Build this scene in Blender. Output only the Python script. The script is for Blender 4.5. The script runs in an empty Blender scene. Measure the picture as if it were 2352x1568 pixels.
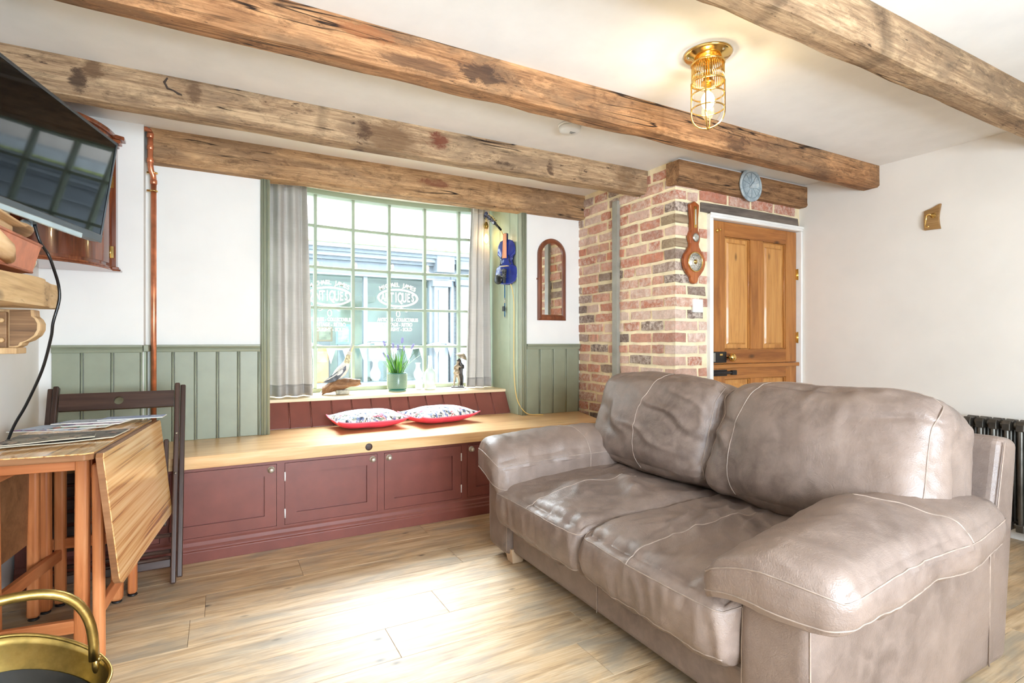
import bpy, bmesh, math, random
from math import sin, cos, pi, sqrt, atan2, radians
from mathutils import Vector, Matrix, noise, Euler
random.seed(7)
SC = bpy.context.scene
COL = SC.collection

# ------------------------------------------------------------------ camera
cam_d = bpy.data.cameras.new('camera')
cam_d.sensor_width = 36.0
cam_d.lens = 36.0 * 1240 / 2352
cam_d.clip_start = 0.02
cam = bpy.data.objects.new('camera', cam_d)
COL.objects.link(cam)
cam.location = (0, 0, 1.10)
cam.rotation_euler = (radians(90), 0, radians(-28.5))
SC.camera = cam

# ------------------------------------------------------------------ light
W = bpy.data.worlds.new('overcast_sky')
SC.world = W
W.use_nodes = True
_bg = W.node_tree.nodes['Background']
_bg.inputs[0].default_value = (0.80, 0.90, 1.0, 1)
_bg.inputs[1].default_value = 7.0

def area(name, loc, rot, sx, sy, power, col=(1, 1, 1), portal=False, spread=180):
    d = bpy.data.lights.new(name, 'AREA')
    d.shape = 'RECTANGLE'; d.size = sx; d.size_y = sy
    d.energy = power; d.color = col; d.spread = radians(spread)
    if portal: d.cycles.is_portal = True
    o = bpy.data.objects.new(name, d); COL.objects.link(o)
    o.location = loc; o.rotation_euler = rot
    return o
# daylight of the front bow window (portal only guides the sky light) and an added fill light behind the camera
area('front_window_portal', (1.215, 4.50, 1.5), (radians(-90), 0, 0), 1.9, 1.7, 1, portal=True)
area('rear_fill_light', (0.95, -1.44, 1.12), (radians(90), 0, 0), 1.58, 1.02, 165, (0.72, 0.86, 1.0))
# hazy sun above the roofs across the street
sd = bpy.data.lights.new('hazy_sun', 'SUN'); sd.energy = 24.0; sd.angle = radians(44); sd.color = (0.87, 0.94, 1.0)
so_ = bpy.data.objects.new('hazy_sun', sd); COL.objects.link(so_)
so_.rotation_euler = Vector((-0.24, -0.71, -0.67)).to_track_quat('-Z', 'Y').to_euler()

SC.view_settings.view_transform = 'Standard'
SC.view_settings.look = 'None'
SC.view_settings.gamma = 1.0
SC.view_settings.use_curve_mapping = False
SC.view_settings.exposure = 0.62
SC.cycles.max_bounces = 10
SC.cycles.diffuse_bounces = 6
SC.cycles.transparent_max_bounces = 16
SC.cycles.sample_clamp_indirect = 6.0
SC.cycles.caustics_reflective = False
SC.cycles.caustics_refractive = False

# ------------------------------------------------------------------ helpers
def lin(c):
    f = lambda v: v / 12.92 if v <= 0.04045 else ((v + 0.055) / 1.055) ** 2.4
    return tuple(f(v / 255.0) for v in c[:3]) + (1.0,)

class MB:
    """collects shapes for one mesh object"""
    def __init__(s): s.v = []; s.f = []; s.sm = []
    def add(s, vs, fs, smooth=False):
        o = len(s.v); s.v += [tuple(p) for p in vs]
        for f in fs: s.f.append(tuple(i + o for i in f)); s.sm.append(smooth)
        return s
    def box(s, x0, x1, y0, y1, z0, z1):
        vs = [(x0,y0,z0),(x1,y0,z0),(x1,y1,z0),(x0,y1,z0),(x0,y0,z1),(x1,y0,z1),(x1,y1,z1),(x0,y1,z1)]
        return s.add(vs, [(3,2,1,0),(4,5,6,7),(0,1,5,4),(1,2,6,5),(2,3,7,6),(3,0,4,7)])
    def hexa(s, b, t):
        """b,t: four points each (counter-clockwise seen from t)"""
        return s.add(list(b) + list(t), [(3,2,1,0),(4,5,6,7),(0,1,5,4),(1,2,6,5),(2,3,7,6),(3,0,4,7)])
    def bar(s, p, q, w, h, up=(0,0,1)):
        """square bar from p to q, width w (sideways) and h (along up)"""
        p = Vector(p); q = Vector(q); d = (q - p).normalized(); u = Vector(up)
        r = d.cross(u)
        if r.length < 1e-4: r = d.cross(Vector((1,0,0)))
        r.normalize(); u = r.cross(d).normalized()
        a = r * (w / 2); b = u * (h / 2)
        return s.hexa([p-a-b, p+a-b, p+a+b, p-a+b], [q-a-b, q+a-b, q+a+b, q-a+b])
    def tube(s, pts, r, n=10, cap=True, smooth=True, closed=False, sq=(1, 1)):
        pts = [Vector(p) for p in pts]; m = len(pts)
        rs = r if isinstance(r, (list, tuple)) else [r] * m
        T = []
        for i in range(m):
            if closed: t = pts[(i+1) % m] - pts[i-1]
            else: t = pts[min(i+1, m-1)] - pts[max(i-1, 0)]
            T.append(t.normalized() if t.length > 1e-9 else Vector((0,0,1)))
        ref = Vector((0,0,1)) if abs(T[0].z) < 0.9 else Vector((1,0,0))
        u = T[0].cross(ref).normalized(); vs = []
        for i in range(m):
            if i:
                ax = T[i-1].cross(T[i])
                if ax.length > 1e-8:
                    u = Matrix.Rotation(T[i-1].angle(T[i]), 3, ax.normalized()) @ u
            u = (u - T[i] * u.dot(T[i])).normalized(); w = T[i].cross(u)
            for k in range(n):
                a = 2 * pi * k / n
                vs.append(pts[i] + (u * cos(a) * sq[0] + w * sin(a) * sq[1]) * rs[i])
        fs = []
        for i in range(m if closed else m - 1):
            j = (i + 1) % m
            for k in range(n):
                fs.append((i*n+k, i*n+(k+1) % n, j*n+(k+1) % n, j*n+k))
        s.add(vs, fs, smooth)
        if cap and not closed:
            o = len(s.v) - m * n
            s.f.append(tuple(o + k for k in reversed(range(n)))); s.sm.append(False)
            s.f.append(tuple(o + (m-1)*n + k for k in range(n))); s.sm.append(False)
        return s
    def lathe(s, prof, n=24, c=(0,0,0), axis='z', smooth=True, cap=(True, True), a0=0, a1=2*pi):
        full = abs(a1 - a0 - 2*pi) < 1e-6; cols = n if full else n + 1; vs = []
        for r, h in prof:
            for k in range(cols):
                a = a0 + (a1 - a0) * k / n
                x, y, z = r*cos(a), r*sin(a), h
                if axis == 'y': x, y, z = x, -z, y
                elif axis == 'x': x, y, z = z, x, y
                vs.append((x + c[0], y + c[1], z + c[2]))
        fs = []
        for i in range(len(prof) - 1):
            for k in range(n):
                k2 = (k + 1) % cols
                fs.append((i*cols+k, i*cols+k2, (i+1)*cols+k2, (i+1)*cols+k))
        s.add(vs, fs, smooth)
        o = len(s.v) - len(prof) * cols
        if cap[0] and prof[0][0] > 1e-6: s.f.append(tuple(o + k for k in reversed(range(cols)))); s.sm.append(False)
        if cap[1] and prof[-1][0] > 1e-6: s.f.append(tuple(o + (len(prof)-1)*cols + k for k in range(cols))); s.sm.append(False)
        return s
    def prism(s, poly, h0, h1, axis='z'):
        """polygon (2-D, counter-clockwise) pulled from h0 to h1; axis x: poly=(y,z), y: (x,z), z: (x,y)"""
        def P(a, b, h): return (h, a, b) if axis == 'x' else (a, h, b) if axis == 'y' else (a, b, h)
        n = len(poly); vs = [P(a, b, h0) for a, b in poly] + [P(a, b, h1) for a, b in poly]
        fs = [tuple(reversed(range(n))), tuple(range(n, 2*n))] + [(i, (i+1) % n, n+(i+1) % n, n+i) for i in range(n)]
        if axis == 'y': fs = [tuple(reversed(f)) for f in fs]
        return s.add(vs, fs)
    def ball(s, c, r, n=12, m=8, smooth=True):
        rx, ry, rz = r if isinstance(r, (tuple, list)) else (r, r, r)
        vs = [(c[0], c[1], c[2] - rz)]; fs = []
        for i in range(1, m):
            p = -pi/2 + pi * i / m
            for k in range(n):
                a = 2*pi*k/n; vs.append((c[0]+rx*cos(p)*cos(a), c[1]+ry*cos(p)*sin(a), c[2]+rz*sin(p)))
        vs.append((c[0], c[1], c[2] + rz)); top = len(vs) - 1
        for k in range(n):
            fs.append((0, 1+(k+1) % n, 1+k)); b = 1+(m-2)*n; fs.append((top, b+k, b+(k+1) % n))
        for i in range(m - 2):
            for k in range(n):
                fs.append((1+i*n+k, 1+i*n+(k+1) % n, 1+(i+1)*n+(k+1) % n, 1+(i+1)*n+k))
        return s.add(vs, fs, smooth)
    def grid(s, fn, nu, nv, smooth=True, closed_u=False):
        cu = nu if closed_u else nu + 1
        vs = [fn(i / nu, j / nv) for j in range(nv + 1) for i in range(cu)]
        fs = [(j*cu+i, j*cu+(i+1) % cu, (j+1)*cu+(i+1) % cu, (j+1)*cu+i) for j in range(nv) for i in range(nu)]
        return s.add(vs, fs, smooth)
    def xf(s, M):
        s.v = [tuple(M @ Vector(p)) for p in s.v]; return s

def WM(o):
    m = Matrix.Identity(4)
    while o is not None: m = o.matrix_basis @ m; o = o.parent
    return m

def obj(name, mb, mat, parent=None, bevel=0, seg=2, solid=0, sub=0, world=True, label=None, smooth=None):
    """link the shapes of mb as ONE mesh object; coordinates are world ones unless world=False (then local to parent)"""
    me = bpy.data.meshes.new(name)
    vs = mb.v
    if parent is not None and world:
        inv = WM(parent).inverted(); vs = [inv @ Vector(p) for p in vs]
    me.from_pydata([tuple(p) for p in vs], [], mb.f)
    me.polygons.foreach_set('use_smooth', [True]*len(mb.f) if smooth else mb.sm)
    if isinstance(mat, (list, tuple)):
        for m in mat: me.materials.append(m)
    else: me.materials.append(mat)
    me.update()
    o = bpy.data.objects.new(name, me); COL.objects.link(o); o.parent = parent
    if solid:
        m = o.modifiers.new('thickness', 'SOLIDIFY'); m.thickness = solid; m.offset = 0
    if bevel:
        m = o.modifiers.new('bevel', 'BEVEL'); m.width = bevel; m.segments = seg; m.limit_method = 'ANGLE'; m.angle_limit = radians(44)
    if sub:
        m = o.modifiers.new('smooth', 'SUBSURF'); m.levels = sub; m.render_levels = sub
    if label: o['label'] = label
    return o

def tag(o, label, cat, group=None, kind=None):
    o['label'] = label; o['category'] = cat
    if group: o['group'] = group
    if kind: o['kind'] = kind
    return o

def thing(name, label, cat, loc=(0,0,0), rotz=0, group=None, rot=None, kind=None):
    o = bpy.data.objects.new(name, None); COL.objects.link(o)
    o.empty_display_size = 0.05
    o.location = loc; o.rotation_euler = rot if rot else (0, 0, rotz)
    return tag(o, label, cat, group, kind)

def struct(name, mb, mat, label=None, **k):
    o = obj(name, mb, mat, **k); o['kind'] = 'structure'
    if label: o['label'] = label
    return o

def copy_piece(o, parent=None, loc=None, rot=None, name=None, scale=None):
    c = o.copy(); COL.objects.link(c)
    c.parent = parent if parent else o.parent
    if name: c.name = name
    if loc: c.location = loc
    if rot: c.rotation_euler = rot
    if scale: c.scale = scale
    return c

def copy_thing(o, label, loc=None, rotz=None):
    c = o.copy(); COL.objects.link(c); c['label'] = label
    if loc: c.location = loc
    if rotz is not None: c.rotation_euler = (0, 0, rotz)
    for ch in o.children:
        d = ch.copy(); COL.objects.link(d); d.parent = c
        for g in ch.children:
            e = g.copy(); COL.objects.link(e); e.parent = d
    return c

def smooth_path(pts, k=6):
    pts = [Vector(p) for p in pts]; out = []
    for i in range(len(pts) - 1):
        p0, p1, p2, p3 = pts[max(0, i-1)], pts[i], pts[i+1], pts[min(len(pts)-1, i+2)]
        for j in range(k):
            t = j / k
            out.append(0.5 * ((2*p1) + (p2-p0)*t + (2*p0-5*p1+4*p2-p3)*t*t + (3*p1-p0-3*p2+p3)*t**3))
    return out + [pts[-1]]

def fbm(p, o=4, h=0.5):
    return noise.fractal(Vector(p), h, 2.0, o)

# ------------------------------------------------------------------ materials
def newmat(name):
    m = bpy.data.materials.new(name); m.use_nodes = True
    nt = m.node_tree; return m, nt, nt.nodes['Principled BSDF']
def N(nt, typ, **k):
    n = nt.nodes.new(typ)
    for a, b in k.items(): setattr(n, a, b)
    return n
def L(nt, a, b): nt.links.new(a, b)
def setp(b, **k):
    al = {'rough': 'Roughness', 'metal': 'Metallic', 'spec': 'Specular IOR Level', 'trans': 'Transmission Weight', 'ior': 'IOR',
          'coat': 'Coat Weight', 'coatr': 'Coat Roughness', 'sheen': 'Sheen Weight', 'emit': 'Emission Strength', 'sss': 'Subsurface Weight', 'alpha': 'Alpha'}
    for a, v in k.items(): b.inputs[al[a]].default_value = v
def ramp(nt, fac, stops, interp='LINEAR'):
    r = N(nt, 'ShaderNodeValToRGB'); r.color_ramp.interpolation = interp
    e = r.color_ramp.elements
    while len(e) < len(stops): e.new(0.5)
    for i, (p, c) in enumerate(stops):
        e[i].position = p; e[i].color = lin(c) if max(c[:3]) > 1.001 else tuple(c[:3]) + (1,)
    if fac is not None: L(nt, fac, r.inputs[0])
    return r
def mixc(nt, fac, a, b, blend='MIX'):
    m = N(nt, 'ShaderNodeMix', data_type='RGBA', blend_type=blend)
    for sock, v in ((m.inputs[0], fac), (m.inputs[6], a), (m.inputs[7], b)):
        if hasattr(v, 'is_linked') or hasattr(v, 'links'): L(nt, v, sock)
        elif isinstance(v, (int, float)): sock.default_value = v
        else: sock.default_value = lin(v) if max(v[:3]) > 1.001 else tuple(v[:3]) + (1,)
    return m.outputs[2]
def math_(nt, op, a, b=0.0, clamp=False):
    m = N(nt, 'ShaderNodeMath', operation=op, use_clamp=clamp)
    for sock, v in ((m.inputs[0], a), (m.inputs[1], b)):
        if hasattr(v, 'links'): L(nt, v, sock)
        else: sock.default_value = v
    return m.outputs[0]
def coords(nt, scale=(1,1,1), rnd=True, rot=(0,0,0)):
    tc = N(nt, 'ShaderNodeTexCoord'); mp = N(nt, 'ShaderNodeMapping')
    mp.inputs['Scale'].default_value = scale; mp.inputs['Rotation'].default_value = rot
    v = tc.outputs['Object']
    if rnd:
        oi = N(nt, 'ShaderNodeObjectInfo'); ad = N(nt, 'ShaderNodeVectorMath', operation='ADD')
        ml = N(nt, 'ShaderNodeVectorMath', operation='SCALE'); cb = N(nt, 'ShaderNodeCombineXYZ')
        for i in range(3): L(nt, oi.outputs['Random'], cb.inputs[i])
        L(nt, cb.outputs[0], ml.inputs[0]); ml.inputs['Scale'].default_value = 37.0
        L(nt, v, ad.inputs[0]); L(nt, ml.outputs[0], ad.inputs[1]); v = ad.outputs[0]
    L(nt, v, mp.inputs['Vector'])
    return mp.outputs[0]
def noisetex(nt, vec, scale, detail=4, rough=0.55, dist=0.0):
    n = N(nt, 'ShaderNodeTexNoise'); n.inputs['Scale'].default_value = scale; n.inputs['Detail'].default_value = detail
    n.inputs['Roughness'].default_value = rough; n.inputs['Distortion'].default_value = dist
    L(nt, vec, n.inputs['Vector']); return n.outputs['Fac']
def bump(nt, b, h, strength=0.3, dist=0.01):
    n = N(nt, 'ShaderNodeBump'); n.inputs['Strength'].default_value = strength; n.inputs['Distance'].default_value = dist
    L(nt, h, n.inputs['Height']); L(nt, n.outputs[0], b.inputs['Normal'])

def plain(name, c, rough=0.5, metal=0.0, var=0.06, vs=8.0, bmp=0.0, bs=60.0, **k):
    """one paint/metal/plastic colour with a faint unevenness"""
    m, nt, b = newmat(name); setp(b, rough=rough, metal=metal, **k)
    v = coords(nt, rnd=False)
    nz = noisetex(nt, v, vs, 3)
    lo = tuple(max(0, x * (1 - var)) for x in c); hi = tuple(min(255, x * (1 + var)) for x in c)
    L(nt, ramp(nt, nz, [(0.3, lo), (0.7, hi)]).outputs[0], b.inputs['Base Color'])
    if bmp: bump(nt, b, noisetex(nt, v, bs, 3), bmp, 0.004)
    return m

AX = {'x': (1.0, 9.0, 9.0), 'y': (9.0, 1.0, 9.0), 'z': (9.0, 9.0, 1.0)}
def wood(name, dark, mid, light, axis='x', scale=1.0, rough=0.55, knots=0.0, patch=None, patchamt=0.5, bmp=0.25, rnd=True, contrast=1.0, crack=0.0, spec=0.4, tone=0.0, coat=0.0):
    """timber with grain along an axis: fine fibres, broad bands, knots, dark cracks, colour patches"""
    m, nt, b = newmat(name); setp(b, rough=rough, spec=spec, coat=coat)
    ax = AX[axis]
    vg = coords(nt, tuple(a * scale for a in ax), rnd)
    vf = coords(nt, tuple((a * a if a > 1 else 3.0) * scale * 0.9 for a in ax), rnd)
    vw = coords(nt, (1, 1, 1), rnd)
    g1 = noisetex(nt, vg, 1.6, 5, 0.62, 0.7)
    g2 = noisetex(nt, vf, 1.2, 3, 0.6)
    mixg = math_(nt, 'ADD', math_(nt, 'MULTIPLY', g1, 0.68), math_(nt, 'MULTIPLY', g2, 0.32))
    h = 0.16 / contrast
    r = ramp(nt, mixg, [(0.5 - h * 1.25, dark), (0.5, mid), (0.5 + h * 1.25, light)])
    col = r.outputs[0]
    if patch:
        pz = noisetex(nt, coords(nt, tuple(a ** 0.45 * scale for a in ax), rnd), 1.7, 5, 0.65, 0.6)
        pm = ramp(nt, pz, [(0.44, (0, 0, 0)), (0.66, (1, 1, 1))]).outputs[0]
        col = mixc(nt, math_(nt, 'MULTIPLY', pm, patchamt), col, patch, 'MIX')
    height = mixg
    if knots:
        vo = N(nt, 'ShaderNodeTexVoronoi'); vo.inputs['Scale'].default_value = 2.6 * scale
        L(nt, coords(nt, tuple(a ** 0.33 for a in ax), rnd), vo.inputs['Vector'])
        km = ramp(nt, vo.outputs['Distance'], [(0.03, (1, 1, 1)), (0.115, (0, 0, 0))]).outputs[0]
        col = mixc(nt, math_(nt, 'MULTIPLY', km, knots), col, tuple(x * 0.42 for x in dark))
    if crack:
        cv = coords(nt, tuple((a * 1.6 if a > 1 else 0.7) * scale for a in ax), rnd)
        cz = noisetex(nt, cv, 1.35, 6, 0.7, 1.3)
        cm = ramp(nt, cz, [(0.645, (0, 0, 0)), (0.70, (1, 1, 1))]).outputs[0]
        col = mixc(nt, math_(nt, 'MULTIPLY', cm, crack), col, tuple(x * 0.35 for x in dark))
        height = math_(nt, 'SUBTRACT', mixg, math_(nt, 'MULTIPLY', cm, 0.8))
    if tone:
        oi = N(nt, 'ShaderNodeObjectInfo')
        mr = N(nt, 'ShaderNodeMapRange'); mr.inputs[3].default_value = 1 - tone; mr.inputs[4].default_value = 1 + tone
        L(nt, oi.outputs['Random'], mr.inputs[0])
        hs = N(nt, 'ShaderNodeHueSaturation'); L(nt, mr.outputs[0], hs.inputs['Value']); L(nt, col, hs.inputs['Color']); col = hs.outputs[0]
    L(nt, col, b.inputs['Base Color'])
    if bmp: bump(nt, b, height, bmp, 0.006)
    return m

def glassmat(name, tint=(1, 1, 1), rough=0.0, refl=1.0):
    """thin window glass: mostly clear, mirror-like at grazing angles"""
    m, nt, b = newmat(name); nt.nodes.remove(b)
    out = nt.nodes['Material Output']
    tr = N(nt, 'ShaderNodeBsdfTransparent'); tr.inputs[0].default_value = tuple(tint) + (1,)
    gl = N(nt, 'ShaderNodeBsdfGlossy'); gl.inputs['Roughness'].default_value = rough
    lw = N(nt, 'ShaderNodeLayerWeight'); lw.inputs[0].default_value = 0.5
    fr = math_(nt, 'ADD', math_(nt, 'MULTIPLY', math_(nt, 'POWER', lw.outputs['Facing'], 5.0), 0.7), 0.025)
    mx = N(nt, 'ShaderNodeMixShader'); L(nt, math_(nt, 'MULTIPLY', fr, refl), mx.inputs[0])
    L(nt, tr.outputs[0], mx.inputs[1]); L(nt, gl.outputs[0], mx.inputs[2]); L(nt, mx.outputs[0], out.inputs[0])
    return m

def emis(name, c, s):
    m, nt, b = newmat(name); setp(b, emit=s); b.inputs['Emission Color'].default_value = lin(c); b.inputs['Base Color'].default_value = lin(c)
    return m

def beamwood(name, dark, mid, light, patch, spot, stains=()):
    """weathered beam: mottled tan timber, grey or orange patches, dark flecks, shakes along the grain, nail stains"""
    m, nt, b = newmat(name); setp(b, rough=0.72, spec=0.22)
    def nz(sc, scale, det, rough, dist=0.0): return noisetex(nt, coords(nt, sc, True), scale, det, rough, dist)
    g = nz((2.2, 26, 26), 1.0, 6, 0.7, 0.5)
    f = nz((7, 150, 150), 1.0, 4, 0.65, 0.2)
    s_ = math_(nt, 'ADD', math_(nt, 'MULTIPLY', g, 0.6), math_(nt, 'MULTIPLY', f, 0.4))
    col = ramp(nt, s_, [(0.34, dark), (0.47, mid), (0.60, light)]).outputs[0]
    big = nz((1.1, 3.0, 3.0), 1.3, 5, 0.68, 0.8)
    col = mixc(nt, ramp(nt, big, [(0.47, (0, 0, 0)), (0.62, (0.75, 0.75, 0.75))]).outputs[0], col, patch)
    mot = nz((9, 22, 22), 1.0, 8, 0.8, 0.6)
    col = mixc(nt, ramp(nt, mot, [(0.50, (0, 0, 0)), (0.66, (0.62, 0.62, 0.62))]).outputs[0], col, tuple(x * 0.62 for x in dark))
    wear = nz((5, 14, 14), 1.0, 6, 0.75, 0.3)
    col = mixc(nt, ramp(nt, wear, [(0.56, (0, 0, 0)), (0.70, (0.6, 0.6, 0.6))]).outputs[0], col, tuple(min(255, x * 1.12) for x in light))
    fl_ = nz((16, 60, 60), 1.0, 3, 0.6)
    col = mixc(nt, ramp(nt, fl_, [(0.67, (0, 0, 0)), (0.72, (0.85, 0.85, 0.85))]).outputs[0], col, spot)
    ck = nz((0.7, 15, 15), 1.0, 3, 0.5, 0.35)
    line_ = ramp(nt, math_(nt, 'ABSOLUTE', math_(nt, 'SUBTRACT', ck, 0.57)), [(0.004, (1, 1, 1)), (0.014, (0, 0, 0))]).outputs[0]
    brk = ramp(nt, nz((1.6, 5, 5), 1.0, 3, 0.6), [(0.50, (0, 0, 0)), (0.58, (1, 1, 1))]).outputs[0]
    line_ = math_(nt, 'MULTIPLY', line_, brk)
    col = mixc(nt, line_, col, (44, 30, 22))
    st = nz((1.5, 0.5, 0.5), 2.0, 3, 0.6, 0.5)
    col = mixc(nt, ramp(nt, st, [(0.63, (0, 0, 0)), (0.72, (0.55, 0.55, 0.55))]).outputs[0], col, tuple(x * 0.7 for x in dark))
    for (sx, sz, rx, rz, c, amt) in stains:      # old stains and scars that belong to this very timber
        tc = N(nt, 'ShaderNodeTexCoord'); sp = N(nt, 'ShaderNodeSeparateXYZ'); L(nt, tc.outputs['Object'], sp.inputs[0])
        dx = math_(nt, 'DIVIDE', math_(nt, 'SUBTRACT', sp.outputs[0], sx), rx); dz = math_(nt, 'DIVIDE', math_(nt, 'SUBTRACT', sp.outputs[2], sz), rz)
        d2 = math_(nt, 'ADD', math_(nt, 'MULTIPLY', dx, dx), math_(nt, 'MULTIPLY', dz, dz))
        d2 = math_(nt, 'ADD', d2, math_(nt, 'MULTIPLY', math_(nt, 'SUBTRACT', math_(nt, 'ADD', mot, math_(nt, 'MULTIPLY', big, 0.6)), 0.8), 7.0))
        col = mixc(nt, math_(nt, 'MULTIPLY', ramp(nt, d2, [(0.1, (1, 1, 1)), (1.0, (0, 0, 0))]).outputs[0], amt), col, c)
    L(nt, col, b.inputs['Base Color'])
    h = math_(nt, 'SUBTRACT', math_(nt, 'ADD', s_, math_(nt, 'MULTIPLY', mot, 0.6)), math_(nt, 'MULTIPLY', line_, 1.2))
    bump(nt, b, h, 0.55, 0.008)
    return m
# ------------------------------------------------------------------ shared materials
ZC, XR, XL, YB, YBL, XB, YD, YR = 2.28, 3.90, -0.80, 3.64, 3.54, 2.60, 2.57, -1.25
m_ceil = plain('ceiling_paint', (238, 236, 232), 0.85, var=0.012, bmp=0.05, bs=25)
m_wall = plain('wall_paint', (233, 230, 224), 0.8, var=0.015, vs=3, bmp=0.06, bs=30)
m_wallr = plain('wall_paint_warm', (228, 222, 213), 0.8, var=0.015, vs=3, bmp=0.06, bs=30)
m_green = plain('sage_paint', (140, 144, 122), 0.42, var=0.03, bmp=0.04, bs=40)
m_greenl = plain('pale_sage_paint', (160, 170, 146), 0.42, var=0.03)
m_red = plain('burgundy_paint', (120, 66, 56), 0.38, var=0.05, bmp=0.05, bs=50)
m_white = plain('white_gloss_paint', (238, 236, 231), 0.4, var=0.02)
m_brass = plain('polished_brass', (236, 200, 124), 0.16, 1.0, var=0.05)
m_obrass = plain('aged_brass', (150, 120, 62), 0.34, 1.0, var=0.25, vs=9)
m_iron = plain('black_iron', (26, 25, 26), 0.45, var=0.2)
m_steel = plain('brushed_steel', (180, 178, 172), 0.3, 1.0)
_bw = ((104, 80, 58), (154, 124, 94), (192, 162, 126), (126, 104, 82), (58, 42, 32))
m_beam = beamwood('old_beam_timber', *_bw)
m_beam_a = beamwood('window_beam_timber', (110, 80, 54), (164, 126, 88), (198, 160, 118), (132, 104, 78), (58, 42, 32), [(1.327, 2.205, 0.11, 0.03, (112, 62, 42), 0.8), (0.50, 2.20, 0.2, 0.02, (92, 66, 46), 0.6)])
m_beam_b = beamwood('scarred_beam_timber', *_bw, [(1.086, 2.213, 0.07, 0.05, (104, 52, 34), 0.9), (0.775, 2.17, 0.17, 0.085, (112, 84, 58), 0.75), (0.66, 2.19, 0.04, 0.08, (70, 48, 34), 0.8), (-0.513, 2.18, 0.03, 0.05, (64, 46, 34), 0.9), (-0.463, 2.25, 0.035, 0.06, (96, 70, 48), 0.8), (-0.10, 2.24, 0.035, 0.07, (96, 72, 52), 0.8), (1.506, 2.15, 0.12, 0.02, (60, 42, 30), 0.8), (1.81, 2.19, 0.03, 0.06, (70, 50, 36), 0.85), (2.42, 2.2, 0.09, 0.09, (104, 76, 50), 0.6)])
m_beam_c = beamwood('orange_scorched_timber', (104, 70, 46), (162, 116, 78), (204, 154, 108), (122, 96, 72), (54, 38, 28), [(0.98, 2.20, 0.14, 0.06, (62, 46, 38), 0.85), (0.70, 2.17, 0.16, 0.03, (84, 60, 44), 0.7), (0.52, 2.245, 0.12, 0.03, (150, 92, 56), 0.7), (2.50, 2.18, 0.12, 0.07, (78, 56, 42), 0.8), (2.72, 2.22, 0.16, 0.04, (92, 64, 46), 0.7), (3.30, 2.15, 0.16, 0.05, (92, 66, 48), 0.7), (1.55, 2.16, 0.22, 0.04, (98, 70, 50), 0.6)])
m_beam2 = beamwood('door_beam_timber', (92, 64, 42), (140, 102, 70), (174, 132, 92), (110, 84, 62), (50, 36, 28))
m_floor = wood('oak_laminate', (140, 112, 80), (192, 162, 124), (216, 192, 158), 'x', 1.7, 0.46, knots=0.85, patch=(148, 138, 122), patchamt=0.75, bmp=0.05, tone=0.08, crack=0.7, spec=0.4, contrast=1.2)
m_pine = wood('bench_pine', (190, 138, 88), (222, 180, 128), (236, 204, 158), 'x', 0.8, 0.3, knots=0.45, bmp=0.06, coat=0.2)
m_sill = wood('sill_pine', (204, 172, 130), (228, 202, 164), (238, 218, 184), 'x', 0.8, 0.35, bmp=0.04)
m_doorp = wood('waxed_door_pine', (120, 68, 26), (170, 108, 50), (194, 134, 70), 'z', 1.0, 0.4, knots=0.9, bmp=0.1, coat=0.15)
m_doorh = wood('waxed_door_pine_rail', (120, 68, 26), (166, 104, 48), (188, 128, 66), 'x', 1.0, 0.4, knots=0.9, bmp=0.1, coat=0.15)
m_doorpl = wood('waxed_door_panel_pine', (150, 92, 40), (196, 138, 74), (212, 160, 94), 'z', 1.2, 0.4, knots=0.8, bmp=0.08, coat=0.15)
m_dark = plain('dark_gap', (40, 30, 22), 0.9)
m_joint = plain('plank_joint', (116, 88, 60), 0.8)

# ------------------------------------------------------------------ floor with planks
fl = struct('floor', MB().box(XL - 0.2, XR + 0.2, YR - 0.2, 3.9, -0.2, -0.004), m_joint, 'oak plank floor of the sitting room')
rows = {0: [-0.372, 1.055, 2.5], 1: [0.35, 1.78, 3.2], 2: [-0.05, 1.07, 2.4], 3: [-0.10, 1.5, 2.9], 4: [0.825, 2.2], 5: [0.56, 1.95, 3.3]}
pw = 0.2155
for k in range(0, 21):
    y1 = 3.128 - k * pw + (0 if k else 0.2); y0 = 3.128 - (k + 1) * pw
    rr = random.Random(k * 13 + 5)
    cuts = rows.get(k)
    if cuts is None:
        x = XL + rr.uniform(0.2, 1.2); cuts = []
        while x < XR - 0.3: cuts.append(x); x += rr.uniform(1.15, 1.4)
    xs = [XL] + [c for c in cuts if XL + 0.05 < c < XR - 0.05] + [XR]
    for a, b in zip(xs, xs[1:]):
        cx, cy = (a + b) / 2, (y0 + y1) / 2; hw, hh = (b - a) / 2 - 0.0006, (y1 - y0) / 2 - 0.0006
        p = obj('plank', MB().box(-hw, hw, -hh, hh, -0.006, 0.0), m_floor, fl, world=False, bevel=0.0008, seg=1)
        p.location = (cx, cy, rr.uniform(-0.0002, 0.0))

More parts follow.
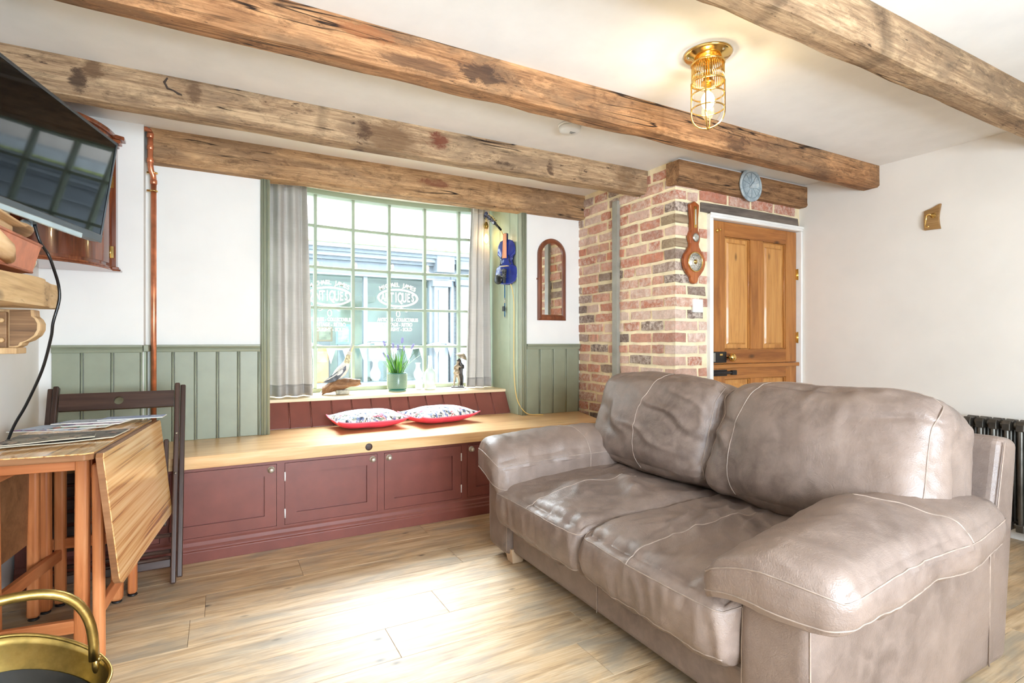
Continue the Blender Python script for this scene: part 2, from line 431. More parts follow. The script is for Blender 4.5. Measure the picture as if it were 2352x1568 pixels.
# ------------------------------------------------------------------ shell
struct('ceiling', MB().box(XL - 0.2, XR + 0.2, YR - 0.2, 3.9, ZC, ZC + 0.15), m_ceil, 'white plaster ceiling between the beams')
struct('wall_left', MB().box(XL - 0.2, XL, YR - 0.2, 3.9, 0, ZC), m_wall, 'white wall behind the television')
struct('wall_right', MB().box(XR, XR + 0.2, YR - 0.2, 2.9, 0, ZC), m_wallr, 'off white wall on the right of the door')
wb = MB()
wb.box(XL, -0.36, YBL, 4.0, 0, ZC).box(-0.36, 0.262, YB, 4.45, 0, ZC).box(2.06, XB + 0.4, YB, 4.45, 0, ZC)
wb.box(0.262, 2.06, YB + 0.02, 4.6, 2.255, ZC + 0.1).box(0.262, 2.06, 4.0, 4.5, 0, 0.69)
struct('wall_back', wb, m_wall, 'white window wall above the bench')
wr = MB()
wr.box(XL - 0.2, 0.15, YR - 0.2, YR, 0, ZC).box(1.75, XR + 0.2, YR - 0.2, YR, 0, ZC).box(0.15, 1.75, YR - 0.2, YR, 0, 0.6).box(0.15, 1.75, YR - 0.2, YR, 1.64, ZC)
struct('wall_rear', wr, m_wall, 'white rear wall behind the camera')
w2 = thing('added_rear_window', 'added white rear window holding the fill light', 'window', (0.95, YR, 0.6), kind='structure')  # unseen window added behind the camera to carry the fill light
f2 = MB()
for x in (0.15, 0.665, 1.185, 1.70): f2.box(x, x + 0.05, YR - 0.05, YR, 0.6, 1.64)
for z in (0.6, 1.095, 1.59): f2.box(0.15, 1.75, YR - 0.045, YR - 0.005, z, z + 0.05)
obj('window_frame', f2, m_white, w2)

# ------------------------------------------------------------------ brick pier and door wall
m_mortar = plain('lime_mortar', (238, 222, 184), 0.95, var=0.06, vs=14, bmp=0.5, bs=90)
def brickmat():
    m, nt, b = newmat('old_brick'); setp(b, rough=0.9, spec=0.2)
    oi = N(nt, 'ShaderNodeObjectInfo'); v = coords(nt, (1, 1, 1), True)
    base = ramp(nt, oi.outputs['Random'], [(0.0, (128, 108, 98)), (0.07, (150, 128, 114)), (0.13, (206, 136, 110)), (0.28, (216, 158, 134)), (0.40, (190, 136, 116)), (0.50, (224, 184, 164)), (0.66, (216, 164, 140)), (0.79, (170, 144, 130)), (0.86, (212, 140, 112)), (0.93, (228, 198, 180))], 'CONSTANT')
    n1 = noisetex(nt, v, 22, 6, 0.7); n2 = noisetex(nt, v, 60, 6, 0.75); n3 = noisetex(nt, v, 30, 8, 0.82, 0.4)
    shade = ramp(nt, n1, [(0.32, (0.70, 0.67, 0.64)), (0.66, (1.0, 1.0, 1.0))]).outputs[0]
    c = mixc(nt, 1.0, base.outputs[0], shade, 'MULTIPLY')
    c = mixc(nt, ramp(nt, n2, [(0.58, (0, 0, 0)), (0.70, (0.55, 0.55, 0.55))]).outputs[0], c, (96, 78, 70))
    r2 = N(nt, 'ShaderNodeMath', operation='FRACT'); L(nt, math_(nt, 'MULTIPLY', oi.outputs['Random'], 17.31), r2.inputs[0])
    lime = math_(nt, 'MULTIPLY', ramp(nt, n3, [(0.44, (0, 0, 0)), (0.60, (1, 1, 1))]).outputs[0], math_(nt, 'ADD', math_(nt, 'MULTIPLY', r2.outputs[0], 0.75), 0.12))
    c = mixc(nt, lime, c, (232, 214, 198))
    L(nt, c, b.inputs['Base Color'])
    bump(nt, b, math_(nt, 'ADD', n2, n1), 0.7, 0.008)
    return m
m_brick = brickmat()
m_stone = wood('timber_block', (96, 78, 60), (150, 128, 102), (186, 166, 138), 'x', 1.5, 0.85, bmp=0.4, crack=0.5)
m_greytimber = wood('weathered_lintel', (70, 62, 56), (112, 100, 90), (146, 132, 118), 'x', 1.2, 0.85, bmp=0.5, crack=0.5)
mw = MB()
mw.box(XB + 0.010, 2.93, YD + 0.010, 3.70, 0, ZC).box(2.93, XR, YD + 0.010, YD + 0.2, 1.95, ZC)
mw.box(2.93, XR, YD + 0.16, YD + 0.3, 0, 1.95)
wbk = struct('wall_brick', mw, m_mortar, 'exposed old brick pier and brickwork around the door')
def brick(x0, x1, y0, y1, z0, z1, mat=m_brick, name='brick', jit=0.0035, segs=(3, 2, 2)):
    """one rough brick; more cuts along its long side"""
    cx, cy, cz = (x0+x1)/2, (y0+y1)/2, (z0+z1)/2; h = ((x1-x0)/2, (y1-y0)/2, (z1-z0)/2)
    nx = 3 if h[0] > h[1] else 1; ny = 3 if h[1] >= h[0] else 1; nz = 1
    bm = bmesh.new(); vd = {}; rr = random.Random(hash((round(cx*1000), round(cy*1000), round(cz*1000))))
    def vert(i, j, k):
        key = (i, j, k)
        if key not in vd:
            p = [(-1 + 2*i/nx) * h[0], (-1 + 2*j/ny) * h[1], (-1 + 2*k/nz) * h[2]]
            p = [q + rr.uniform(-jit, jit) for q in p]
            ends = (i in (0, nx)) + (j in (0, ny)) + (k in (0, nz))
            if ends == 3: p = [q * 0.965 for q in p]
            vd[key] = bm.verts.new(p)
        return vd[key]
    for i in range(nx):
        for j in range(ny):
            for k in (0, nz):
                q = [vert(i,j,k), vert(i+1,j,k), vert(i+1,j+1,k), vert(i,j+1,k)]; bm.faces.new(q if k else q[::-1])
    for i in range(nx):
        for k in range(nz):
            for j in (0, ny):
                q = [vert(i,j,k), vert(i+1,j,k), vert(i+1,j,k+1), vert(i,j,k+1)]; bm.faces.new(q if j == 0 else q[::-1])
    for j in range(ny):
        for k in range(nz):
            for i in (0, nx):
                q = [vert(i,j,k), vert(i,j+1,k), vert(i,j+1,k+1), vert(i,j,k+1)]; bm.faces.new(q[::-1] if i == 0 else q)
    me = bpy.data.meshes.new(name); bm.to_mesh(me); bm.free(); me.materials.append(mat)
    o = bpy.data.objects.new(name, me); COL.objects.link(o); o.parent = wbk; o.location = (cx, cy, cz)
    return o
course = 0.0778
rb = random.Random(21)
for i in range(29):
    z0 = 0.008 + i * course; z1 = z0 + course - rb.uniform(0.017, 0.024)
    if z1 > ZC: z1 = ZC - 0.004
    wob = lambda: rb.uniform(-0.003, 0.003)
    cover_beam2 = z1 > 2.11
    # corner piece
    if i % 2:
        brick(XB + wob(), XB + 0.205, YD + wob(), YD + 0.10, z0, z1); y = YD + 0.115
        if z1 < 1.965: brick(XB + 0.222, 2.895, YD + 0.002, YD + 0.08, z0, z1)
    else:
        if i in (22, 24): brick(XB, XB + 0.16 + rb.uniform(0, .06), YD, YD + 0.13, z0, z1, m_stone, 'timber_block'); y = YD + 0.147
        else: brick(XB + wob(), XB + 0.10, YD + wob(), YD + 0.215, z0, z1); y = YD + 0.232
        if z1 < 1.965 and i not in (22, 24): brick(XB + 0.117, XB + 0.117 + rb.uniform(.13, .175), YD + 0.002, YD + 0.08, z0, z1)
        if z0 > 2.03 and z1 < 2.115: brick(XB + 0.117, XB + 0.208, YD + 0.002, YD + 0.08, z0, z1)
    # side face towards the window
    while y < YB - 0.03:
        ln = rb.choice([0.21, 0.215, 0.205, 0.195, 0.22, 0.105]) if rb.random() < 0.9 else 0.15
        if i % 3 == 1 and y < YD + 0.2: ln = 0.105
        y2 = min(y + ln, YB + 0.01)
        if YB - y2 < 0.05: y2 = YB + 0.01
        dz = rb.uniform(-0.003, 0.003)
        brick(XB + rb.uniform(-0.003, 0.004), XB + 0.06, y, y2, z0 + dz, min(z1 + dz, ZC - 0.002))
        y = y2 + rb.uniform(0.015, 0.024)
# the course over the door and the weathered timber lintel
x = XB + 0.222
for ln in (0.27, 0.215, 0.235, 0.24, 0.225):
    x1 = min(x + ln, XR - 0.005)
    if x1 - x > 0.06: brick(x, x1, YD + rb.uniform(0, .004), YD + 0.06, 2.046, 2.112)
    x = x1 + 0.02
li = brick(XB + 0.215, XR - 0.01, YD - 0.002, YD + 0.08, 1.970, 2.034, m_greytimber, 'lintel', jit=0.004)
# galvanised-grey cable cover strip up the brickwork
cs = struct('trim_1', MB().box(XB - 0.022, XB + 0.006, 3.125, 3.185, 0.40, 2.14), plain('grey_strip', (146, 142, 130), 0.5, var=0.08), 'grey vertical cable cover strip on the brick face', bevel=0.002)
sk = thing('wall_socket', 'brown and white wall socket low on the brick behind the sofa', 'socket', (XB, 3.10, 0.43))
obj('back_box', MB().box(XB - 0.028, XB + 0.006, 3.03, 3.122, 0.43, 0.525), m_white, sk, bevel=0.003)
obj('face_plate', MB().box(XB - 0.036, XB - 0.028, 3.036, 3.116, 0.432, 0.505), plain('walnut_plate', (96, 60, 40), 0.4), sk, bevel=0.002)
sk_h = MB()
for yy in (3.055, 3.085): sk_h.box(XB - 0.038, XB - 0.0355, yy, yy + 0.012, 0.462, 0.468)
obj('socket_hole', sk_h, m_iron, sk)

# ------------------------------------------------------------------ beams
def beam_mesh(x0, x1, y0, y1, z0, z1, seed, chip=0.006, nseg=90, tilt=0.0, sag=0.0):
    """rough-hewn timber along x"""
    mb = MB(); prof = []
    w, h = y1 - y0, z1 - z0; r = 0.012; k = 5
    def edge(a, b, n): return [(a[0] + (b[0]-a[0]) * t / n, a[1] + (b[1]-a[1]) * t / n) for t in range(n)]
    P = [(r, 0), (w - r, 0), (w, r), (w, h), (0, h), (0, r)]
    prof = edge(P[0], P[1], k) + edge(P[1], P[2], 2) + edge(P[2], P[3], k) + edge(P[3], P[4], 2) + edge(P[4], P[5], k) + edge(P[5], P[0], 2)
    n = len(prof)
    def fn(i, u):
        a, b = prof[i % n]; X = x0 + (x1 - x0) * u
        p = Vector((X * 1.6, a * 9, b * 9 + seed * 7.3))
        d1 = noise.noise(p) * chip; d2 = noise.noise(p * 3.1) * chip * 0.6
        corner = 1.0 if (b < 0.03 and (a < 0.02 or a > w - 0.02)) else 0.35
        ch = max(0.0, noise.noise(Vector((X * 4.0, seed, a * 3))) - 0.15) * 0.014 * (1 if b < 0.03 else 0)
        yy = y0 + a + (d1 + d2) * corner * (1 if b < h - 0.01 else 0)
        zz = z0 + b + (d1 - d2) * corner * (1 if b < h - 0.01 else 0) + ch * (corner > 0.5) + sag * 4 * u * (1-u) * (b < h - 0.01)
        return (X, yy, zz)
    vs = [fn(i, j / nseg) for j in range(nseg + 1) for i in range(n)]
    fs = [(j*n+i, j*n+(i+1) % n, (j+1)*n+(i+1) % n, (j+1)*n+i) for j in range(nseg) for i in range(n)]
    fs = [f[::-1] for f in fs]
    mb.add(vs, fs, True)
    mb.f.append(tuple(range(n))); mb.sm.append(False)
    mb.f.append(tuple(reversed([nseg*n + i for i in range(n)]))); mb.sm.append(False)
    return mb
B = 'ceiling beams'
def beam(label, mat, *a, **k):
    x0, x1, y0, y1, z0, z1 = a
    o = obj('ceiling_beam', beam_mesh(x0, x1, y0, y1, z0, z1, **k), mat)
    # sharp arrises of the hewn faces
    m = o.modifiers.new('edges', 'EDGE_SPLIT'); m.split_angle = radians(38)
    return tag(o, label, 'beam', B)
beam('old timber beam closest to the window, its right end meeting the brick', m_beam_a, -0.335, XB + 0.02, 3.565, 3.70, 2.092, ZC + 0.01, seed=1)
b2 = beam('old timber beam with a hook carved mark, second from the window', m_beam_b, XL - 0.02, XB + 0.02, 2.835, 2.945, 2.120, ZC + 0.01, seed=4)
beam('orange brown knotty timber beam beside the brass ceiling lamp', m_beam_c, XL - 0.02, XR + 0.01, 2.010, 2.122, 2.136, ZC + 0.01, seed=2)
beam('thick grey brown timber beam nearest the camera, top right', m_beam, XL - 0.02, XR + 0.01, 1.050, 1.168, 2.122, ZC + 0.01, seed=9)
obj('hook_mark', MB().tube([(-0.2, 2.832, 2.268), (-0.212, 2.832, 2.246), (-0.2, 2.832, 2.222), (-0.178, 2.832, 2.217), (-0.160, 2.832, 2.207), (-0.145, 2.832, 2.203)], [0.003, 0.005, 0.005, 0.003, 0.005, 0.002], 6), plain('old_iron_mark', (58, 46, 38), 0.8, var=0.3), b2, label='dark hook shaped mark in the timber')
dl = obj('door_beam', beam_mesh(2.578, XR + 0.005, 2.515, 2.63, 2.112, 2.262, seed=6, nseg=50), m_beam2)
dl.modifiers.new('edges', 'EDGE_SPLIT').split_angle = radians(38)
tag(dl, 'short timber beam over the pine door carrying the round plaque', 'beam')
# recessed painted-in filler above the door beam
struct('trim_2', MB().box(2.60, XR, 2.54, 2.60, 2.25, ZC), m_ceil, 'plaster strip above the door beam')

# ------------------------------------------------------------------ green panelling
def panelling(name, label, segs, z0, z1, fy, facing='y', rail=True, mat=m_green):
    """segs: list of board edges along x (facing -y)"""
    st = thing(name, label, 'panelling', (segs[0], fy, z0), kind='structure')
    for a, b in zip(segs, segs[1:]):
        w = b - a
        bd = MB().box(a + 0.001, b - 0.014, fy - 0.014, fy, z0, z1)
        obj('board', bd, mat, st, bevel=0.003, seg=2)
        obj('bead', MB().tube([(b - 0.007, fy - 0.008, z0), (b - 0.007, fy - 0.008, z1)], 0.0055, 8, sq=(1, 1)), mat, st)
    if rail:
        x0, x1 = segs[0], segs[-1]
        obj('dado_rail', MB().prism([(fy, z1 - 0.035), (fy - 0.022, z1 - 0.035), (fy - 0.026, z1 - 0.022), (fy - 0.019, z1 - 0.015), (fy - 0.032, z1 - 0.004), (fy - 0.032, z1 + 0.006), (fy, z1 + 0.006)][::-1], x0, x1, 'x'), mat, st, bevel=0.002)
    return st
def lin_segs(a, b, w):
    n = max(1, round((b - a) / w)); return [a + (b - a) * i / n for i in range(n + 1)]
panelling('trim_3', 'sage green tongue and groove panelling left of the copper pipe', lin_segs(-0.748, -0.362, 0.13), 0.53, 1.075, YBL)
panelling('trim_4', 'sage green tongue and groove panelling between pipe and window', lin_segs(-0.335, 0.222, 0.112), 0.53, 1.075, YB)
panelling('trim_5', 'sage green tongue and groove panelling under the arched mirror', lin_segs(2.098, 2.598, 0.125), 0.53, 1.075, YB)
# the return of the stepped wall, boarded too
rt = thing('trim_6', 'narrow pale green return board beside the copper pipe', 'panelling', (-0.36, 3.59, 0.53), kind='structure')
obj('board', MB().box(-0.36, -0.350, YBL + 0.001, YB, 0.53, 1.075), m_greenl, rt, bevel=0.002)
obj('dado_rail', MB().box(-0.36, -0.336, YBL - 0.02, YB, 1.045, 1.081), m_green, rt, bevel=0.004)
# window architraves and the right-hand reveal boards
def architrave(name, label, x0, x1):
    st = thing(name, label, 'trim', (x0, YB, 0.53), kind='structure')
    mb = MB().box(x0, x1, YB - 0.018, YB + 0.03, 0.53, 2.10); obj('back_board', mb, m_green, st, bevel=0.004)
    for f, r in ((0.18, 0.006), (0.42, 0.009), (0.78, 0.008)):
        x = x0 + (x1 - x0) * f
        obj('moulding', MB().tube([(x, YB - 0.018, 0.53), (x, YB - 0.018, 2.10)], r, 10), m_green, st)
    return st
architrave('trim_7', 'green moulded window architrave left of the curtains', 0.224, 0.276)
architrave('trim_8', 'green moulded window architrave left of the arched mirror', 2.046, 2.098)
rv = thing('trim_9', 'pale green boarded window reveal behind the blue violin', 'panelling', (2.06, 3.85, 0.7), kind='structure')
for a, b in ((YB + 0.035, 3.80), (3.803, 3.97), (3.973, 4.22)):
    obj('board', MB().box(2.044, 2.06, a, b, 0.53, 2.25), m_greenl, rv, bevel=0.003)
rv2 = thing('trim_10', 'pale green left window reveal', 'panelling', (0.262, 3.85, 0.7), kind='structure')
for a, b in ((YB + 0.035, 3.92), (3.923, 4.22)):
    obj('board', MB().box(0.262, 0.276, a, b, 0.53, 2.25), m_greenl, rv2, bevel=0.003)
struct('trim_11', MB().box(0.27, 2.05, YB + 0.03, 4.5, 2.240, 2.256), m_white, 'white boarded soffit of the window recess')

# ------------------------------------------------------------------ bow window
def arc(x): return 4.225 + 0.115 * (1 - ((x - 1.20) / 0.90) ** 2)
win = thing('window_1', 'pale green multi-pane bow window', 'window', (1.215, 4.3, 0.72), kind='structure')
cols = [0.345, 0.638, 0.925, 1.215, 1.512, 1.805, 2.07]
zr = [0.748, 1.057, 1.358, 1.663, 1.974, 2.236]
m_bar = plain('window_paint', (152, 164, 142), 0.4, var=0.03)
m_pane = glassmat('window_glass', (0.985, 1.0, 0.995))
def curved(x0, x1, ya, yb, z0, z1, n=24):
    mb = MB(); vs = []; fs = []
    for i in range(n + 1):
        x = x0 + (x1 - x0) * i / n; y = arc(x)
        vs += [(x, y + ya, z0), (x, y + yb, z0), (x, y + yb, z1), (x, y + ya, z1)]
    for i in range(n):
        a = i * 4; b = a + 4
        fs += [(a, b, b+3, a+3)[::1], (a+3, b+3, b+2, a+2), (a+2, b+2, b+1, a+1), (a+1, b+1, b, a)]
    fs += [(0, 3, 2, 1), (n*4, n*4+1, n*4+2, n*4+3)]
    return mb.add(vs, fs)
obj('bottom_rail', curved(0.276, 2.044, -0.03, 0.05, 0.704, 0.748), m_bar, win, bevel=0.004)
obj('head_rail', curved(0.276, 2.044, -0.05, 0.05, 2.205, 2.256), m_bar, win, bevel=0.004)
for z in zr[1:-1]:
    hb = obj('glazing_bar', curved(0.30, 2.044, -0.018, 0.016, z - 0.010, z + 0.010), m_bar, win, bevel=0.003)
for x in cols[:-1]:
    y = arc(x)
    obj('glazing_bar', MB().box(x - 0.0115, x + 0.0115, y - 0.024, y + 0.02, 0.74, 2.24), m_bar, win, bevel=0.003)
for x0, x1 in ((0.276, 0.335), (2.02, 2.046)):
    obj('jamb', MB().box(x0, x1, 4.19, 4.30, 0.70, 2.25), m_bar, win, bevel=0.004)
for a, b in zip(cols, cols[1:]):
    for z0, z1 in zip(zr, zr[1:]):
        ya, yb = arc(a), arc(b)
        obj('pane', MB().hexa([(a, ya - 0.001, z0), (b, yb - 0.001, z0), (b, yb + 0.001, z0), (a, ya + 0.001, z0)], [(a, ya - 0.001, z1), (b, yb - 0.001, z1), (b, yb + 0.001, z1), (a, ya + 0.001, z1)]), m_pane, win)
# sill board and the burgundy boards sloping down to the bench
sill = MB(); n = 24
vs = [(0.278, 3.875, 0.703), (2.056, 3.875, 0.703)]; 
poly = [(0.276, 3.872), (2.054, 3.872)] + [(2.044 - 1.768 * i / n, arc(2.044 - 1.768 * i / n) - 0.0) for i in range(n + 1)]
so = obj('window_sill', MB().prism(poly, 0.694, 0.716, 'z'), m_sill, win, bevel=0.003)
sb = thing('trim_12', 'burgundy tongue and groove boards sloping under the window sill', 'panelling', (1.16, 3.85, 0.53), kind='structure')
ed = lin_segs(0.276, 2.050, 0.135)
for a, b in zip(ed, ed[1:]):
    g = 0.008
    obj('board', MB().hexa([(a, 3.79, 0.531), (b - g, 3.79, 0.531), (b - g, 3.82, 0.531), (a, 3.82, 0.531)], [(a, 3.882, 0.694), (b - g, 3.882, 0.694), (b - g, 3.912, 0.694), (a, 3.912, 0.694)]), m_red, sb, bevel=0.003)
    obj('bead', MB().tube([(b - g/2, 3.795, 0.531), (b - g/2, 3.887, 0.694)], 0.0035, 6), m_red, sb)

# ------------------------------------------------------------------ pine stable door
dr = thing('door_1', 'waxed pine stable door with four panels and a black rim lock', 'door', (3.43, 2.62, 0), kind='structure')
DY = 2.588
def leaf(z0, z1, zt, zb, parent):
    """rails, stiles and two raised panels between zb and zt"""
    X = [2.936, 3.085, 3.352, 3.490, 3.752, 3.876]
    for a, b in ((X[0], X[1]), (X[2], X[3]), (X[4], X[5])):
        lo, hi = (z0, z1) if a != X[2] else (zb, zt)
        obj('stile', MB().box(a, b, DY, DY + 0.04, lo, hi), m_doorp, parent, bevel=0.003)
    for lo, hi in ((z0, zb), (zt, z1)):
        obj('rail', MB().box(X[1], X[4], DY, DY + 0.04, lo, hi), m_doorh, parent, bevel=0.003)
    for a, b in ((X[1], X[2]), (X[3], X[4])):
        p = obj('panel', MB().box(a, b, DY + 0.016, DY + 0.03, zb, zt), m_doorpl, parent)
        f = 0.034
        obj('raised_field', MB().hexa([(a+f+.012, DY+.007, zb+f+.012), (b-f-.012, DY+.007, zb+f+.012), (b-f-.012, DY+.007, zt-f-.012), (a+f+.012, DY+.007, zt-f-.012)][::-1],
            [(a+f, DY+.017, zb+f), (b-f, DY+.017, zb+f), (b-f, DY+.017, zt-f), (a+f, DY+.017, zt-f)][::-1]), m_doorpl, p)
        mo = MB()
        q = [(a+.006, zb+.006), (b-.006, zb+.006), (b-.006, zt-.006), (a+.006, zt-.006)]
        mo.tube([(x, DY+.012, z) for x, z in q], 0.008, 8, closed=True)
        obj('panel_moulding', mo, m_doorp, p)
leaf(0.945, 1.931, 1.830, 1.045, dr)
leaf(0.012, 0.930, 0.838, 0.20, dr)
obj('weather_strip', MB().box(2.936, 3.885, DY - 0.022, DY + 0.002, 0.915, 0.943), m_doorh, dr, bevel=0.004)
lk = obj('rim_lock', MB().box(2.940, 3.075, DY - 0.026, DY, 0.955, 1.030), m_iron, dr, bevel=0.004)
obj('keep_plate', MB().box(2.942, 2.960, DY - 0.029, DY - 0.026, 0.962, 1.022), m_steel, lk)
obj('latch_plate', MB().box(3.005, 3.033, DY - 0.028, DY - 0.026, 1.004, 1.016), m_brass, lk)
obj('door_knob', MB().lathe([(0.018, 0), (0.018, 0.006), (0.008, 0.01), (0.008, 0.03), (0.02, 0.036), (0.029, 0.05), (0.027, 0.066), (0.012, 0.076), (0.0, 0.077)], 24, (3.098, DY - 0.0, 0.990), 'y'), m_brass, lk)
bo = obj('bolt_plate', MB().box(2.940, 3.10, DY - 0.010, DY, 0.862, 0.905), m_iron, dr, bevel=0.003)
obj('bolt', MB().tube([(2.945, DY - 0.016, 0.884), (3.145, DY - 0.016, 0.884)], 0.011, 10).box(3.13, 3.175, DY - 0.03, DY - 0.008, 0.868, 0.900), m_iron, bo, bevel=0.003)
for z in (1.61, 1.13, 0.70, 0.25):
    h = obj('hinge', MB().box(3.866, 3.880, DY - 0.008, DY + 0.001, z - 0.04, z + 0.04).tube([(3.880, DY - 0.010, z - 0.042), (3.880, DY - 0.010, z + 0.042)], 0.006, 8), m_brass, dr)
obj('coat_hook', MB().lathe([(0.015, 0), (0.015, 0.005), (0.006, 0.008), (0.005, 0.022), (0.009, 0.028), (0.0, 0.032)], 16, (3.012, DY, 1.862), 'y'), m_brass, dr)
ar = thing('trim_13', 'white painted moulded door frame', 'door frame', (3.40, YD, 0), kind='structure')
for nm, q in (('frame_side', (2.900, 2.932, 0, 1.934)), ('frame_side', (3.880, XR, 0, 1.934)), ('frame_head', (2.900, XR, 1.934, 1.964))):
    o = obj(nm, MB().box(q[0], q[1], YD - 0.022, YD + 0.16, q[2], q[3]), m_white, ar, bevel=0.006, seg=3)
obj('head_moulding', MB().box(2.896, XR - 0.002, YD - 0.032, YD - 0.02, 1.950, 1.968), m_white, ar, bevel=0.004)
obj('head_moulding', MB().box(2.91, XR - 0.01, YD - 0.026, YD - 0.02, 1.938, 1.944), m_white, ar, bevel=0.003)
# ------------------------------------------------------------------ the street outside
FY = 10.0
def fx(px):   # where a column of the picture meets the shop front's plane
    u = (px - 1176) / 1240.0; th = radians(28.5)
    return FY * (sin(th) + u * cos(th)) / (cos(th) - u * sin(th))
struct('ground', MB().box(-8, 14, 4.5, 12, -0.35, -0.25), plain('street_paving', (150, 148, 142), 0.8, var=0.1, bmp=0.3), 'pale street paving outside')
m_shop = plain('shop_grey_blue_paint', (120, 128, 134), 0.5, var=0.05)
m_shopd = plain('shop_grey_paint', (98, 107, 114), 0.5, var=0.05)
m_shopl = plain('shop_pale_lead', (160, 166, 168), 0.6, var=0.1, vs=4)
m_moss = plain('mossy_edge', (150, 160, 100), 0.9, var=0.2)
m_render = plain('shop_upper_render', (206, 196, 186), 0.8, var=0.05, vs=2)
m_int = plain('shop_dim_interior', (138, 152, 144), 0.9, var=0.15, vs=2)
sh = thing('shop_front', 'grey blue antiques shop front across the street', 'shop', (2.8, FY, -0.25))
obj('upper_wall', MB().box(-4, 9, FY, FY + 0.4, 3.0, 4.9), m_render, sh)
m_pbrick = plain('pale_brick', (214, 186, 166), 0.9, var=0.06)
pb = MB()   # far brick courses show only in two patches
for (xa, xb, za, zb) in ((1.30, 2.45, 3.02, 4.4), (2.85, 3.55, 3.02, 3.16), (2.6, 3.3, 3.3, 4.4)):
    i = 0; z = za
    while z < zb - 0.06:
        x = xa + (0.11 if i % 2 else 0)
        while x < xb - 0.1:
            pb.box(x, x + 0.21, FY - 0.006, FY + 0.01, z, z + 0.062); x += 0.226
        z += 0.077; i += 1
pbo = obj('brick_course', pb, m_pbrick, sh); pbo['kind'] = 'stuff'
# stepped cornice with lead top
obj('cornice_lead', MB().hexa([(-4, FY - 0.42, 2.84), (9, FY - 0.42, 2.84), (9, FY, 2.84), (-4, FY, 2.84)], [(-4, FY - 0.36, 3.0), (9, FY - 0.36, 3.0), (9, FY, 3.12), (-4, FY, 3.12)]), m_shopl, sh)
obj('cornice_moss', MB().box(-4, 9, FY - 0.43, FY, 2.80, 2.84), m_moss, sh)
for i, (d, z0, z1) in enumerate(((0.40, 2.73, 2.80), (0.33, 2.67, 2.73), (0.26, 2.60, 2.67), (0.18, 2.545, 2.60))):
    obj('cornice_moulding', MB().box(-4, 9, FY - d, FY, z0, z1), m_shop if i % 2 == 0 else m_shopd, sh)
obj('fascia', MB().box(-4, 9, FY - 0.10, FY + 0.1, 2.30, 2.545), m_shopd, sh)
obj('fascia_bead', MB().box(-4, 9, FY - 0.14, FY, 2.28, 2.31), m_shop, sh)
xw0, xw1 = -0.6, fx(990)
obj('stall_riser', MB().box(-4, xw1, FY - 0.08, FY + 0.1, -0.25, 0.30), m_shopd, sh)
obj('window_ledge', MB().box(-4, xw1, FY - 0.16, FY + 0.1, 0.30, 0.36), m_shop, sh)
for x in (-0.6, fx(640), fx(838), fx(988)):
    obj('shop_mullion', MB().box(x - 0.035, x + 0.035, FY - 0.06, FY + 0.06, 0.36, 2.28), m_shop, sh)
m_spane = glassmat('shop_glass', (0.93, 0.97, 0.96), 0.0, 1.0)
for a, b in ((-0.6, fx(640)), (fx(640), fx(838)), (fx(838), fx(988))):
    obj('shop_pane', MB().box(a + 0.035, b - 0.035, FY - 0.004, FY + 0.004, 0.36, 2.28), m_spane, sh)
obj('shop_room', MB().box(-4, 9, FY + 1.6, FY + 1.8, -0.25, 2.6).box(-4, 9, FY + 0.1, FY + 1.6, -0.25, 0.34).box(-4, 9, FY + 0.4, FY + 1.6, 2.35, 2.5), m_int, sh)
xp0, xp1 = fx(992), fx(1024)
obj('pilaster', MB().box(xp0, xp1, FY - 0.14, FY + 0.1, -0.25, 2.30), m_shop, sh, bevel=0.01)
obj('pilaster_face', MB().box(xp0 + 0.08, xp1 - 0.08, FY - 0.17, FY - 0.13, 0.2, 2.1), m_shop, sh, bevel=0.01)
obj('pilaster_cap', MB().box(xp0 - 0.05, xp1 + 0.05, FY - 0.2, FY, 2.16, 2.28).box(xp0 - 0.02, xp1 + 0.05, FY - 0.34, FY, 2.42, 2.78), m_shop, sh, bevel=0.01)
obj('painted_wall', MB().box(xp1, 9, FY - 0.02, FY + 0.1, -0.25, 2.5), m_shop, sh)
xq0, xq1 = fx(1046), fx(1072)
obj('pilaster', MB().box(xq0, xq1, FY - 0.12, FY, -0.25, 2.2), m_shop, sh, bevel=0.01)
obj('pilaster_cap', MB().box(xq0 - 0.06, xq1 + 0.06, FY - 0.2, FY, 2.2, 2.32).box(xq0 - 0.1, xq1 + 0.1, FY - 0.3, FY, 2.5, 2.72), m_shopd, sh, bevel=0.01)
obj('drainpipe', MB().tube([(xp1 + 0.09, FY - 0.08, -0.2), (xp1 + 0.09, FY - 0.08, 2.7)], 0.045, 12), m_shop, sh)
jp = MB()
for i in range(32):
    jp.box(xp1 + 0.0, 9, FY - 0.022, FY - 0.018, -0.2 + i * 0.077, -0.19 + i * 0.077)
obj('mortar_line', jp, m_shopd, sh)
